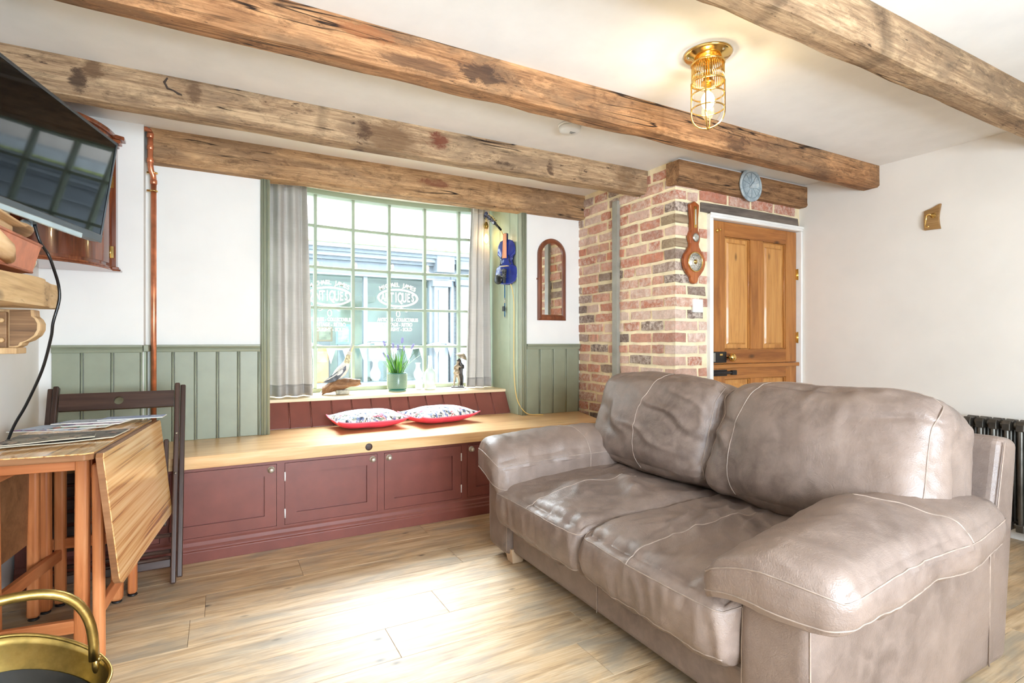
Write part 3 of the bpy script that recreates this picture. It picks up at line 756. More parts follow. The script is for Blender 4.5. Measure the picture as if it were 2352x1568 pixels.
# gold lettering on the shop glass
m_gold = plain('gilt_lettering', (250, 240, 200), 0.5, var=0.02)
def text(body, x, z, size, parent=sh, bold=0.0, sx=1.0, y=FY - 0.008, name='lettering', mat=None, align='CENTER', ext=0.003, rot=(pi/2, 0, 0)):
    c = bpy.data.curves.new(name, 'FONT'); c.body = body; c.size = size; c.align_x = align; c.align_y = 'CENTER'
    c.extrude = ext; c.offset = bold
    c.materials.append(mat or m_gold)
    tmp = bpy.data.objects.new(name, c)
    me = bpy.data.meshes.new_from_object(tmp); bpy.data.objects.remove(tmp)
    o = bpy.data.objects.new(name, me); COL.objects.link(o); o.parent = parent
    o.matrix_basis = WM(parent).inverted() @ Matrix.Translation((x, y, z)) @ Euler(rot).to_matrix().to_4x4() @ Matrix.Diagonal((sx, 1, 1, 1))
    return o
def arctext(body, x, z, size, w, rise, bold):
    n = len(body)
    for i, ch in enumerate(body):
        t = (i - (n - 1) / 2) / ((n - 1) / 2)
        if ch != ' ':
            o = text(ch, x + t * w / 2, z - rise * t * t, size, bold=bold)
            o.matrix_basis = o.matrix_basis @ Matrix.Rotation(-t * 0.28, 4, 'Z')
def ring(x, z, a, b, r):
    return MB().tube([(x + a * cos(t * 2*pi/48), FY - 0.008, z + b * sin(t * 2*pi/48)) for t in range(48)], r, 6, closed=True)
for px in (757, 914):
    cx = fx(px); zz = 1.92 if px > 800 else 1.905
    arctext('MICHAEL JAMES', cx, zz + 0.245, 0.105, 0.64, 0.075, 0.0012)
    big = 'ANTIQUES'
    for i, ch in enumerate(big):
        t = (i - 3.5) / 3.5
        o = text(ch, cx + t * 0.285, zz, 0.20 + 0.06 * (1 - t * t), bold=0.0025, sx=0.50)
    obj('lettering_oval', ring(cx, zz, 0.385, 0.165, 0.009), m_gold, sh)
    obj('lettering_oval', ring(cx, zz, 0.36, 0.145, 0.004), m_gold, sh)
    fl_ = MB()
    for s in (-1, 1):
        fl_.tube([(cx + s * (0.02 + 0.16 * t + 0.0), FY - 0.008, zz - 0.225 + 0.035 * sin(t * 5.2)) for t in [k / 14 for k in range(15)]], [0.009 * (1 - k / 20) for k in range(15)], 6)
    fl_.tube([(cx + 0.035 * cos(a), FY - 0.008, zz - 0.30 + 0.055 * sin(a)) for a in [k * 2*pi/20 for k in range(20)]], 0.007, 6, closed=True)
    obj('lettering_flourish', fl_, m_gold, sh)
    text('ANTIQUES - COLLECTABLES', cx, zz - 0.415, 0.088, bold=0.0008, sx=0.70)
    text('VINTAGE - RETRO', cx, zz - 0.505, 0.092, bold=0.0008, sx=0.74)
    text('BOUGHT - SOLD', cx, zz - 0.595, 0.092, bold=0.0008, sx=0.78)
# things in the shop window
def picture(px0, px1, z0, z1, c, fc, label, y=FY + 0.35, prop=0.34):
    t = thing('framed_picture', label, 'picture', ((fx(px0)+fx(px1))/2, y, z0), group='pictures in the shop window')
    k = (y / FY); a, b = fx(px0) * k, fx(px1) * k
    obj('frame', MB().box(a, b, y, y + 0.03, z0, z1), plain('frame_paint', fc, 0.5), t, bevel=0.004)
    obj('print', MB().box(a + .035, b - .035, y - 0.004, y + 0.001, z0 + .035, z1 - .035), plain('print_ink', c, 0.6, var=0.5, vs=5), t)
    obj('easel', MB().box((a+b)/2 - .1, (a+b)/2 + .1, y + 0.01, y + 0.06, prop, z0 + 0.01), m_shopd, t)
picture(772, 806, 1.05, 1.42, (110, 150, 120), (90, 130, 170), 'green and blue landscape picture in the shop window')
picture(838, 888, 1.10, 1.48, (190, 200, 196), (150, 160, 156), 'grey framed print in the middle of the shop window', y=FY + 0.5)
picture(846, 892, 0.72, 1.05, (176, 190, 186), (140, 152, 150), 'lower grey framed print in the shop window')
picture(728, 764, 1.10, 1.38, (100, 104, 84), (120, 100, 70), 'dark brown framed picture at the left of the shop window', y=FY + 0.75)
cb_ = thing('wooden_cabinet', 'small brown cabinet standing in the shop window', 'cabinet', (fx(745), FY + 0.4, 0.34))
obj('body', MB().box(fx(730), fx(762), FY + 0.3, FY + 0.6, 0.34, 0.98), plain('shop_brown_wood', (176, 126, 80), 0.5, var=0.1), cb_, bevel=0.01)
obj('drawer', MB().box(fx(733), fx(759), FY + 0.285, FY + 0.3, 0.72, 0.92), plain('shop_brown_wood_light', (200, 156, 104), 0.5, var=0.1), cb_, bevel=0.004)
m_wc = plain('white_china', (240, 240, 238), 0.3, var=0.02)
for px, z, s, lb in ((862, 0.36, 1.0, 'tall white china vase in the shop window'), (745, 0.0, 0, ''), (960, 0.36, 0.85, 'short white china vase near the shop pilaster')):
    if not s: continue
    v_ = thing('china_vase', lb, 'vase', (fx(px) * 1.02, FY + 0.2, z), group='white china in the shop window')
    obj('body', MB().lathe([(0.05*s, 0), (0.09*s, 0.05*s), (0.1*s, 0.15*s), (0.05*s, 0.26*s), (0.045*s, 0.34*s), (0.07*s, 0.38*s)], 20), m_wc, v_, world=False)
    obj('foot', MB().lathe([(0.065*s, 0), (0.065*s, 0.015*s), (0.05*s, 0.02*s)], 20), m_wc, v_, world=False)
# bunting strung across the glass
bt = thing('bunting', 'string of pale blue and cream bunting flags across the shop window', 'bunting', (2.3, FY - 0.2, 1.0))
bz = lambda x: 1.02 + 0.06 * cos(x * 5.0)
xs = [fx(700) + i * 0.07 for i in range(42)]
obj('cord', MB().tube([(x, FY - 0.20, bz(x)) for x in xs], 0.012, 6), m_white, bt)
fc_ = [plain('flag_blue', (170, 200, 228), 0.7), plain('flag_cream', (240, 228, 180), 0.7), plain('flag_white', (236, 236, 232), 0.7)]
for i in range(10):
    x = fx(706) + i * 0.28
    obj('flag', MB().prism([(x, bz(x)), (x + 0.08, bz(x + .08) - 0.27), (x + 0.16, bz(x + .16))], FY - 0.203, FY - 0.197, 'y'), fc_[i % 3], bt)
# ------------------------------------------------------------------ built-in window bench
bc = thing('bench_cabinet', 'long burgundy cupboard base of the window bench with panelled doors', 'cabinet', (0.9, 3.13, 0))
FYB = 3.130
XE = 2.425
obj('plinth', MB().prism([(3.60, 0), (3.108, 0), (3.108, 0.052), (3.116, 0.060), (3.116, 0.070), (3.122, 0.078), (3.124, 0.096), (FYB, 0.104), (3.60, 0.104)][::-1], XL + 0.01, XE, 'x'), m_red, bc, bevel=0.0015)
doors = [(-0.69, -0.255, 1), (-0.213, 0.270, 1), (0.312, 0.808, 1), (0.851, 1.336, -1), (1.379, 1.865, -1), (1.907, 2.385, 1)]
fr = MB()
zd0, zd1 = 0.118, 0.446
fr.box(XL + 0.01, XE, FYB, FYB + 0.022, 0.104, zd0 - 0.002).box(XL + 0.01, XE, FYB, FYB + 0.022, zd1 + 0.002, 0.468)
xs = [XL + 0.01] + [e for d in doors for e in (d[0] - 0.002, d[1] + 0.002)] + [XE]
for a, b in zip(xs[0::2], xs[1::2]): fr.box(a, b, FYB, FYB + 0.022, zd0 - 0.002, zd1 + 0.002)
obj('face_frame', fr, m_red, bc)
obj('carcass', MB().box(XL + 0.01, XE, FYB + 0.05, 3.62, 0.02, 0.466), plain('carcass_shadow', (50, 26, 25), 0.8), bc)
obj('end_panel', MB().box(XE - 0.018, XE, FYB + 0.022, 3.62, 0.0, 0.467), m_red, bc)
m_knob = plain('antique_nickel', (196, 188, 170), 0.38, 0.55, var=0.1)
for a, b, side in doors:
    st = 0.058
    d = obj('door', MB().box(a, a + st, FYB - 0.001, FYB + 0.02, zd0, zd1).box(b - st, b, FYB - 0.001, FYB + 0.02, zd0, zd1)
            .box(a + st, b - st, FYB - 0.001, FYB + 0.02, zd0, zd0 + st).box(a + st, b - st, FYB - 0.001, FYB + 0.02, zd1 - st, zd1), m_red, bc)
    obj('door_panel', MB().box(a + st, b - st, FYB + 0.013, FYB + 0.019, zd0 + st, zd1 - st), m_red, d)
    kx = b - 0.026 if side > 0 else a + 0.026
    kn = obj('knob', MB().lathe([(0.017, 0), (0.0185, 0.002), (0.016, 0.004), (0.0135, 0.0045), (0.0135, 0.007), (0.007, 0.010), (0.006, 0.016), (0.011, 0.020), (0.0125, 0.025), (0.009, 0.029), (0.0, 0.030)], 20, (kx, FYB - 0.001, zd1 - 0.026), 'y'), m_knob, d)
    hx = a if side > 0 else b
    for z in (zd0 + 0.06, zd1 - 0.07):
        obj('hinge', MB().tube([(hx, FYB - 0.003, z - 0.024), (hx, FYB - 0.003, z + 0.024)], 0.0036, 8), m_white if a > 0 else m_red, d)
# thick pine seat board
tp = [(XL + 0.004, 3.095), (2.43, 3.095), (2.592, YB - 0.001), (2.05, YB - 0.001), (2.05, 3.797), (0.272, 3.797), (0.272, YB - 0.001), (-0.352, YB - 0.001), (-0.352, YBL - 0.001), (XL + 0.004, YBL - 0.001)]
bt_ = obj('window_bench', MB().prism(tp, 0.468, 0.530, 'z'), m_pine, bevel=0.003)
tag(bt_, 'thick pale pine seat board along the window bench', 'bench')
kt = obj('knot', MB().lathe([(0.021, 0), (0.020, 0.0012), (0.012, 0.0022), (0.0, 0.0022)], 20, (0.752, 3.0955, 0.499), 'y'), plain('dark_knot', (54, 34, 24), 0.5, var=0.4, vs=60), bt_, label='dark round knot in the front edge')
# ------------------------------------------------------------------ leather sofa
def leather():
    m, nt, b = newmat('taupe_leather'); setp(b, rough=0.36, spec=0.5)
    v = coords(nt, rnd=False)
    n1 = noisetex(nt, v, 2.2, 4, 0.6); n2 = noisetex(nt, v, 14, 5, 0.65, 0.4); n3 = noisetex(nt, v, 160, 3, 0.6)
    c = ramp(nt, n1, [(0.3, (94, 79, 71)), (0.5, (119, 102, 92)), (0.7, (135, 116, 104))]).outputs[0]
    c = mixc(nt, math_(nt, 'MULTIPLY', ramp(nt, n2, [(0.4, (0, 0, 0)), (0.75, (1, 1, 1))]).outputs[0], 0.45), c, (156, 137, 125))
    L(nt, c, b.inputs['Base Color'])
    L(nt, ramp(nt, n2, [(0.3, (0.37,)*3), (0.7, (0.52,)*3)]).outputs[0], b.inputs['Roughness'])
    vo = N(nt, 'ShaderNodeTexVoronoi'); vo.inputs['Scale'].default_value = 260; L(nt, v, vo.inputs['Vector'])
    wr = ramp(nt, math_(nt, 'ABSOLUTE', math_(nt, 'SUBTRACT', noisetex(nt, coords(nt, (1, 1, 1), False), 8.5, 5, 0.6, 1.6), 0.5)), [(0.0, (0, 0, 0)), (0.05, (0.8, 0.8, 0.8)), (0.25, (1, 1, 1))]).outputs[0]
    h = math_(nt, 'ADD', math_(nt, 'MULTIPLY', vo.outputs['Distance'], 0.12), math_(nt, 'MULTIPLY', wr, 0.085))
    bump(nt, b, h, 0.45, 0.009)
    return m
m_lea = leather()
m_leas = plain('pale_worn_seam', (150, 132, 119), 0.5, var=0.1, vs=30)
sofa = thing('sofa', 'two seater taupe leather sofa with loose pillow cushions', 'sofa', (1.8, 1.67, 0))

class Pillow:
    def __init__(s, c, half, r, rot=(0, 0, 0), puff=(0, 0, 0), wr=0.004, seed=0, stretch=(1, 1, 1), freq=9.0, deform=None, edge=0.7, folds=None):
        s.c = Vector(c); s.h = Vector(half); s.r = r; s.R = Euler(rot).to_matrix(); s.puff = puff; s.wr = wr; s.seed = seed
        s.st = stretch; s.fr = freq; s.deform = deform; s.edge = edge; s.folds = folds
    def at(s, a, b, d, lift=0.0):
        c = Vector((a, b, d)); P = Vector((a * s.h.x, b * s.h.y, d * s.h.z))
        inn = Vector([max(1e-4, k - s.r) for k in s.h])
        core = Vector([max(-i, min(i, p)) for i, p in zip(inn, P)])
        n = (P - core)
        n = n.normalized() if n.length > 1e-9 else Vector((0, 0, 1))
        q = core + n * s.r
        q.x += a * s.puff[0] * (1 - b*b) * (1 - d*d)
        q.y += b * s.puff[1] * (1 - a*a) * (1 - d*d)
        q.z += d * s.puff[2] * (1 - a*a) * (1 - b*b)
        if s.wr:
            p = Vector((q.x * s.st[0], q.y * s.st[1], q.z * s.st[2])) * s.fr + Vector((s.seed * 11.3, s.seed * 3.7, 0))
            p += Vector((noise.noise(p * 0.35), noise.noise(p * 0.35 + Vector((9, 2, 4))), 0)) * 1.2
            rid = 1 - abs(noise.noise(p)) * 2.2
            rid2 = 1 - abs(noise.noise(p * 2.3 + Vector((4, 4, 4)))) * 2.2
            e = sorted((abs(a), abs(b), abs(d)))[1]          # 1 towards the seams
            wgt = (1 - s.edge) + s.edge * e ** 3
            rid3 = 1 - abs(noise.noise(p * 4.7 + Vector((1, 7, 3)))) * 2.2
            q += n * s.wr * (rid + 0.45 * rid2 + 0.22 * rid3 - 0.6) * wgt
            q += n * s.wr * 2.0 * noise.noise(q * 4.5 + Vector((s.seed * 5, 1, 2)))
        if s.folds:
            for f in s.folds: q += n * f(a, b, d)
        if s.deform: q = s.deform(q, a, b, d)
        return s.c + s.R @ (q + n * lift)
    def mesh(s, n=40):
        vs = []; fs = []; idx = {}
        def vid(a, b, d):
            k = (round(a * 1000), round(b * 1000), round(d * 1000))
            if k not in idx: idx[k] = len(vs); vs.append(tuple(s.at(a, b, d)))
            return idx[k]
        t = [-1 + 2 * i / n for i in range(n + 1)]
        t = [x * (1.0 - 0.0) for x in t]
        for ax in range(3):
            for sg in (-1, 1):
                for i in range(n):
                    for j in range(n):
                        q = []
                        for (u, v) in ((t[i], t[j]), (t[i+1], t[j]), (t[i+1], t[j+1]), (t[i], t[j+1])):
                            c = [0, 0, 0]; c[ax] = sg; c[(ax+1) % 3] = u; c[(ax+2) % 3] = v; q.append(vid(*c))
                        fs.append(tuple(q) if sg > 0 else tuple(q[::-1]))
        return MB().add(vs, fs, True)
    def seam(s, path, r=0.003, n=6, closed=False):
        return MB().tube([s.at(a, b, d, 0.0003) for a, b, d in path], r, n, closed=closed)
def line(p, q, n=30): return [tuple(p[k] + (q[k] - p[k]) * i / n for k in range(3)) for i in range(n + 1)]
def poly(*pts, n=26):
    out = []
    for p, q in zip(pts, pts[1:]): out += line(p, q, n)[:-1]
    return out + [pts[-1]]

# frame
fr_ = MB()
fr_.box(1.275, 2.15, 1.0, 2.35, 0.055, 0.20)
obj('base_front', fr_, m_lea, sofa, bevel=0.02, seg=3)
obj('base_seam', MB().tube([(1.2735, 1.665, 0.06), (1.2735, 1.665, 0.19)], 0.0022, 6), m_leas, sofa)
bk = MB()
def backsec(y): return [(2.10, y, 0.04), (2.31, y, 0.04), (2.405, y, 0.765), (2.285, y, 0.785)]
A, Bq = backsec(0.795), backsec(2.55)
bk.add(A + Bq, [(0, 1, 2, 3), (7, 6, 5, 4), (0, 4, 5, 1), (1, 5, 6, 2), (2, 6, 7, 3), (3, 7, 4, 0)])
obj('back_frame', bk, m_lea, sofa, bevel=0.03, seg=4)
obj('back_seam', MB().tube([(2.290, 0.7935, 0.765), (2.245, 0.7925, 0.60), (2.22, 0.7925, 0.50)], 0.0022, 6).tube([(2.19, 0.7905, 0.56), (2.175, 0.7905, 0.40), (2.168, 0.7905, 0.06)], 0.0022, 6), m_leas, sofa)
for y0, y1, nm in ((0.792, 1.005, 'near'), (2.345, 2.558, 'far')):
    p = Pillow((1.745, (y0 + y1) / 2, 0.265), (0.50, (y1 - y0) / 2, 0.225), 0.035, wr=0.0022, seed=3 if nm == 'near' else 5, freq=3.0, edge=0.0)
    a = obj('arm_panel', p.mesh(26), m_lea, sofa)
    yo = y0 if nm == 'near' else y1
    sy = -1 if nm == 'near' else 1
    obj('arm_seam', p.seam(line((-1, sy, -0.93), (-1, sy, 0.6)), 0.0024), m_leas, a)
    obj('arm_seam', p.seam(line((-1, -sy * 0.93, -0.9), (-1, -sy * 0.93, 0.5)), 0.0022), m_leas, a)
m_foot = plain('beech_foot', (196, 168, 138), 0.5, var=0.06)
for x, y in ((1.30, 2.37), (1.30, 0.96), (2.22, 2.45), (2.22, 0.90)):
    obj('foot', MB().hexa([(x-.022, y-.025, 0), (x+.035, y-.025, 0), (x+.035, y+.03, 0), (x-.022, y+.03, 0)], [(x-.036, y-.04, .075), (x+.045, y-.04, .075), (x+.045, y+.045, .075), (x-.036, y+.045, .075)]), m_foot, sofa, bevel=0.003)

# seat cushions
def seat_def(q, a, b, d):
    # top rolls forward over the front edge, the seat dips a little
    q = q.copy()
    if d > 0:
        q.z -= 0.030 * max(0, -a) ** 3 * d
        q.z -= 0.012 * (1 - b*b) * max(0, 1 - (a + 0.2) ** 2) * d
    q.x -= 0.018 * (1 - d*d) * (a < 0)
    return q
def fold(a0, b0, ang, ln, wd, amp):
    ca, sa = cos(ang), sin(ang)
    def f(a, b, d):
        if d < 0.5: return 0.0
        u = (a - a0) * ca + (b - b0) * sa; v = -(a - a0) * sa + (b - b0) * ca
        v += 0.06 * sin(u * 7)
        return amp * math.exp(-(u / ln) ** 2) * math.exp(-(v / wd) ** 2)
    return f
seats = []
for yc, hy, sd in ((2.010, 0.348, 1), (1.336, 0.340, 2)):
    folds = []
    if sd == 1:
        folds = [fold(0.12, -0.28, 1.35, 0.34, 0.10, 0.028), fold(0.02, -0.55, 0.9, 0.30, 0.07, 0.014), fold(0.25, -0.05, 2.2, 0.35, 0.06, 0.010), fold(-0.1, 0.1, 0.5, 0.5, 0.05, 0.008), fold(0.3, -0.45, 1.0, 0.25, 0.10, -0.014)]
    else:
        folds = [fold(-0.25 + 0.14 * k, 0.35 - 0.17 * (k % 4), 0.75, 0.55, 0.045, 0.0105) for k in range(7)]
    def pleat(a, b, d, sd=sd):
        if a > -0.93: return 0.0
        x = b * 5.5 + sd * 3.1 + 0.35 * noise.noise(Vector((b * 3, d * 1.5, sd)))
        return 0.0085 * (0.45 - abs(noise.noise(Vector((x, d * 0.5, sd * 2.0))))) * (1 - d * d) ** 0.5
    folds.append(pleat)
    p = Pillow((1.600, yc, 0.315), (0.405, hy, 0.118), 0.060, puff=(0.006, 0.0, 0.026), wr=0.0092, seed=sd, stretch=(0.55, 1.25, 0.30), freq=9, deform=seat_def, edge=0.72, folds=folds)
    s_ = obj('seat_cushion', p.mesh(72), m_lea, sofa)
    zf = 0.50
    obj('seam', p.seam(poly((-0.2, 1, 0.62), (-1, 1, 0.62), (-1, -1, 0.62), (-0.2, -1, 0.62), n=50), 0.0022), m_leas, s_)
    obj('seam', p.seam(poly((-1, 0.98, -0.72), (-1, -0.98, -0.72), n=50), 0.0020), m_leas, s_)
    obj('seam', p.seam(poly((-1, 0.12, 0.62), (-1, 0.12, 1), (0.45, 0.02, 1), n=40), 0.0022), m_leas, s_)

# back cushions
def back_def(q, a, b, d):
    q = q.copy()
    q.x += -0.020 * (d < 0) * d * d + 0.0
    q.z += 0.016 * (1 - b*b) * (d > 0) * d
    q.z -= 0.022 * abs(b) ** 4 * max(0, d)
    return q
for yc, hy, sd, sm in ((2.055, 0.418, 4, 0.02), (1.232, 0.422, 6, 0.66)):
    fo = []
    def bf(a0b, d0, ang, ln, wd, amp):
        ca, sa = cos(ang), sin(ang)
        def f(a, b, d):
            if a > -0.4: return 0.0
            u = (b - a0b) * ca + (d - d0) * sa; v = -(b - a0b) * sa + (d - d0) * ca + 0.05 * sin(6 * (b + d))
            return amp * math.exp(-(u / ln) ** 2) * math.exp(-(v / wd) ** 2)
        return f
    if sd == 4:
        fo = [bf(0.55, -0.15, 0.9, 0.45, 0.10, -0.016), bf(0.45, -0.05, 1.1, 0.4, 0.09, 0.014), bf(-0.3, 0.25, 0.5, 0.5, 0.06, 0.012), bf(-0.45, 0.05, 0.55, 0.45, 0.05, -0.009), bf(-0.2, -0.35, 0.45, 0.5, 0.06, 0.011), bf(-0.55, 0.55, 0.6, 0.35, 0.05, 0.010)]
    else:
        fo = [bf(0.82, -0.1, 0.8, 0.28, 0.07, 0.012), bf(0.8, 0.25, 1.0, 0.25, 0.06, -0.008), bf(-0.2, -0.1, 0.3, 0.8, 0.5, 0.012), bf(-0.75, 0.62, -0.3, 0.25, 0.06, -0.012)]
    p = Pillow((2.020, yc, 0.665), (0.150, hy, 0.240), 0.085, rot=(0, radians(17), 0), puff=(0.055, 0.006, 0.01), wr=0.0080, seed=sd, stretch=(1, 0.9, 0.75), freq=7.0, deform=back_def, edge=0.68, folds=fo)
    k_ = obj('back_cushion', p.mesh(72), m_lea, sofa)
    # piping round the face near the ends and over the top, and the panel seam
    obj('seam', p.seam(poly((-0.6, -0.955, -0.9), (-0.98, -0.955, -0.6), (-1, -0.955, 0.6), (-0.55, -0.93, 1), (-0.45, 0.93, 1), (-0.98, 0.965, 0.55), (-0.98, 0.965, -0.6), n=40), 0.0022), m_leas, k_)
    obj('seam', p.seam(poly((-0.75, sm - 0.06, -1), (-1, sm, -0.55), (-1, sm + 0.02, 0.2), (-1, sm - 0.10, 0.9), (-0.5, sm - 0.12, 1), n=24), 0.0020), m_leas, k_)

# arm cushions
def arm_def(sy):
    def f(q, a, b, d):
        q = q.copy(); inner = b * sy            # +1 towards the seat
        q.z *= 1 - 0.55 * max(0, inner) * max(0, -a) * (sy > 0)
        q.z -= 0.034 * max(0, inner) * max(0, inner) + (0.040 if sy > 0 else 0.020) * max(0, -a) ** 2
        q.z += 0.030 * (1 - b*b) * max(0, d) 
        if a < 0: q.x -= 0.045 * inner * a * a * 0.6 + 0.02 * (1 - b*b) * a * a
        q.z -= 0.030 * max(0, inner) * max(0, -d)
        if sy > 0 and a > 0 and inner < 0: q.y += 0.055 * a * a * -inner
        return q
    return f
for yc, sy, sd, zc, hz in ((0.877, 1, 11, 0.525, 0.066), (2.455, -1, 13, 0.512, 0.080)):
    fo = []
    def af(a0, ang, wd, amp, sy=sy):
        def f(a, b, d):
            if d < 0.3: return 0.0
            v = (a - a0) - ang * b + 0.04 * sin(b * 5 + a0 * 9)
            return amp * math.exp(-(v / wd) ** 2) * (0.35 + 0.65 * max(0, b * sy * -1 if sy > 0 else b * -1))
        return f
    if sd == 11: fo = [af(-0.15 + 0.11 * k, 0.28, 0.028, 0.006 if k % 2 else -0.005) for k in range(6)]
    else: fo = [af(-0.75 + 0.2 * k, 0.1, 0.05, 0.008 if k % 2 else -0.006) for k in range(5)]
    p = Pillow((1.672, yc, zc), (0.485, 0.190 if sd == 11 else 0.176, hz), 0.055, puff=(0.0, 0.006, 0.012), wr=0.0080, seed=sd, stretch=(1.0, 0.5, 0.45), freq=8.5, deform=arm_def(sy), edge=0.75, folds=fo)
    c_ = obj('arm_cushion', p.mesh(66), m_lea, sofa)
    ring_ = lambda z: poly((0.9, 1, z), (-0.97, 1, z), (-1, 0.97, z), (-1, -0.97, z), (-0.97, -1, z), (0.9, -1, z), n=44)
    obj('seam', p.seam(ring_(0.50), 0.0022), m_leas, c_)
    obj('seam', p.seam(ring_(-0.62), 0.0021), m_leas, c_)
    if sd == 11: obj('seam', p.seam(poly((0.20, -1, 0.5), (0.20, -1, 1), (0.02, 0.35, 1), n=30), 0.0024), m_leas, c_)
    else: obj('seam', p.seam(poly((0.06, -1, -0.62), (0.06, -1, 1), (0.04, 0.7, 1), n=40), 0.0024), m_leas, c_)
# a hairline crack in the worn leather of the near back cushion is left to the bump
# ------------------------------------------------------------------ television
m_black = plain('black_plastic', (14, 14, 15), 0.35, var=0.1)
m_screen = plain('dark_glossy_screen', (8, 9, 10), 0.04, var=0.05, spec=0.14)
m_silver = plain('silver_plastic', (176, 182, 180), 0.22, 0.6, var=0.05)
m_alu = plain('grey_bezel', (70, 72, 74), 0.3, 0.5)
AZ = radians(14.0); TILT = radians(8.5)
tv = thing('television', 'black flat screen television tilted on the left wall', 'television', (-0.515, 2.40, 1.505), rot=(0, 0, -AZ))
# local frame: +y along the screen towards the window, +x out of the screen; tilted forward
TM = Matrix.Rotation(TILT, 4, 'Y')
def tvb(x0, x1, y0, y1, z0, z1): return MB().box(x0, x1, y0, y1, z0, z1).xf(TM)
obj('casing', tvb(-0.045, -0.004, -0.46, 0.36, 0.0, 0.415), m_black, tv, world=False, bevel=0.006)
obj('screen', tvb(-0.004, 0.001, -0.450, 0.350, 0.030, 0.406), m_screen, tv, world=False)
bz = MB()
for q in ((-0.46, 0.36, 0.405, 0.415), (-0.46, -0.450, 0.0, 0.415), (0.350, 0.36, 0.0, 0.415)): bz.box(-0.005, 0.004, q[0], q[1], q[2], q[3])
obj('bezel', bz.xf(TM), m_alu, tv, world=False, bevel=0.0015)
obj('lower_strip', tvb(-0.005, 0.006, -0.46, 0.36, 0.0, 0.031), m_alu, tv, world=False, bevel=0.003)
obj('silver_bar', tvb(0.0, 0.010, -0.30, 0.20, -0.010, 0.010), m_silver, tv, world=False, bevel=0.003)
obj('bracket', MB().box(-0.24, -0.04, -0.03, 0.03, 0.18, 0.24), m_black, tv, world=False)
pl = obj('plug', MB().box(-0.06, -0.03, -0.035, -0.01, -0.028, 0.004).ball((-0.045, -0.045, -0.012), (0.014, 0.022, 0.016)), m_silver, tv, world=False)
obj('power_cable', MB().tube(smooth_path([(-0.548, 2.375, 1.495), (-0.535, 2.38, 1.44), (-0.519, 2.41, 1.40), (-0.500, 2.40, 1.342), (-0.485, 2.38, 1.29), (-0.484, 2.38, 1.24), (-0.500, 2.38, 1.165), (-0.510, 2.4, 1.113), (-0.545, 2.45, 0.999), (-0.6, 2.5, 0.875), (-0.645, 2.52, 0.78), (-0.70, 2.54, 0.60)]), 0.0048, 8), m_black, tv)

# ------------------------------------------------------------------ mahogany corner cupboard
m_mah = wood('mahogany', (58, 24, 14), (108, 52, 28), (146, 80, 44), 'z', 0.9, 0.16, bmp=0.02, coat=0.6, spec=0.6)
m_mahx = wood('mahogany_moulding', (70, 30, 16), (122, 62, 34), (156, 90, 52), 'x', 0.9, 0.2, bmp=0.02, coat=0.5)
cc = thing('corner_cupboard', 'glossy mahogany bow fronted corner cupboard behind the television', 'cupboard', (-0.62, 3.40, 1.47))
def bow(off=0.0, n=32, a=(-0.795, 3.10), b=(-0.500, 3.475)):
    ax, ay = a; bx, by = b; pts = []
    mx, my = (ax + bx) / 2, (ay + by) / 2; nx, ny = (by - ay), -(bx - ax); l = sqrt(nx*nx + ny*ny); nx /= l; ny /= l
    for i in range(n + 1):
        t = i / n; s = 0.075 * (1 - (2*t - 1) ** 2) + off
        pts.append((ax + (bx - ax) * t + nx * s, ay + (by - ay) * t + ny * s))
    return pts
def cuppoly(off, dr=0.0): return [(-0.797, 3.537)] + [(-0.797, 3.10 - off)] + bow(off) + [(-0.474 + dr, 3.475), (-0.474 + dr, 3.537)]
obj('body', MB().prism(cuppoly(0.0), 1.49, 2.13, 'z'), m_mah, cc, bevel=0.002)
qi, qo = bow(0.001, 48), bow(0.010, 48)
lo_, hi_ = 5, 45; nd = hi_ - lo_ + 1
dm = MB()
dm.add([(x, y, z) for z in (1.505, 2.115) for x, y in qo[lo_:hi_+1]], [(i, i+1, nd+i+1, nd+i) for i in range(nd-1)], True)
for (za, fl_p) in ((1.505, 0), (2.115, 1)):
    dm.add([(x, y, za) for x, y in qo[lo_:hi_+1]] + [(x, y, za) for x, y in qi[lo_:hi_+1]], [((i, nd+i, nd+i+1, i+1) if not fl_p else (i, i+1, nd+i+1, nd+i)) for i in range(nd-1)])
for k_, (pa, pb) in enumerate(((qo[lo_], qi[lo_]), (qo[hi_], qi[hi_]))):
    dm.add([(pa[0], pa[1], 1.505), (pb[0], pb[1], 1.505), (pb[0], pb[1], 2.115), (pa[0], pa[1], 2.115)], [(0, 1, 2, 3) if k_ else (3, 2, 1, 0)])
door_c = obj('door', dm, m_mah, cc)
for i, z in enumerate((1.565, 1.93)):
    obj('hinge', MB().box(-0.502, -0.482, 3.462, 3.473, z - 0.03, z + 0.03).tube([(-0.497, 3.462, z - 0.032), (-0.497, 3.462, z + 0.032)], 0.004, 8), m_brass, cc)
for off, z0, z1 in ((0.012, 1.478, 1.49), (0.020, 1.468, 1.478)):
    obj('base_moulding', MB().prism(cuppoly(off, off), z0, z1, 'z'), m_mahx, cc, bevel=0.003)
for off, z0, z1 in ((0.008, 2.125, 2.140), (0.020, 2.140, 2.158), (0.036, 2.158, 2.178)):
    obj('cornice', MB().prism(cuppoly(off, off), z0, z1, 'z'), m_mahx, cc, bevel=0.004)

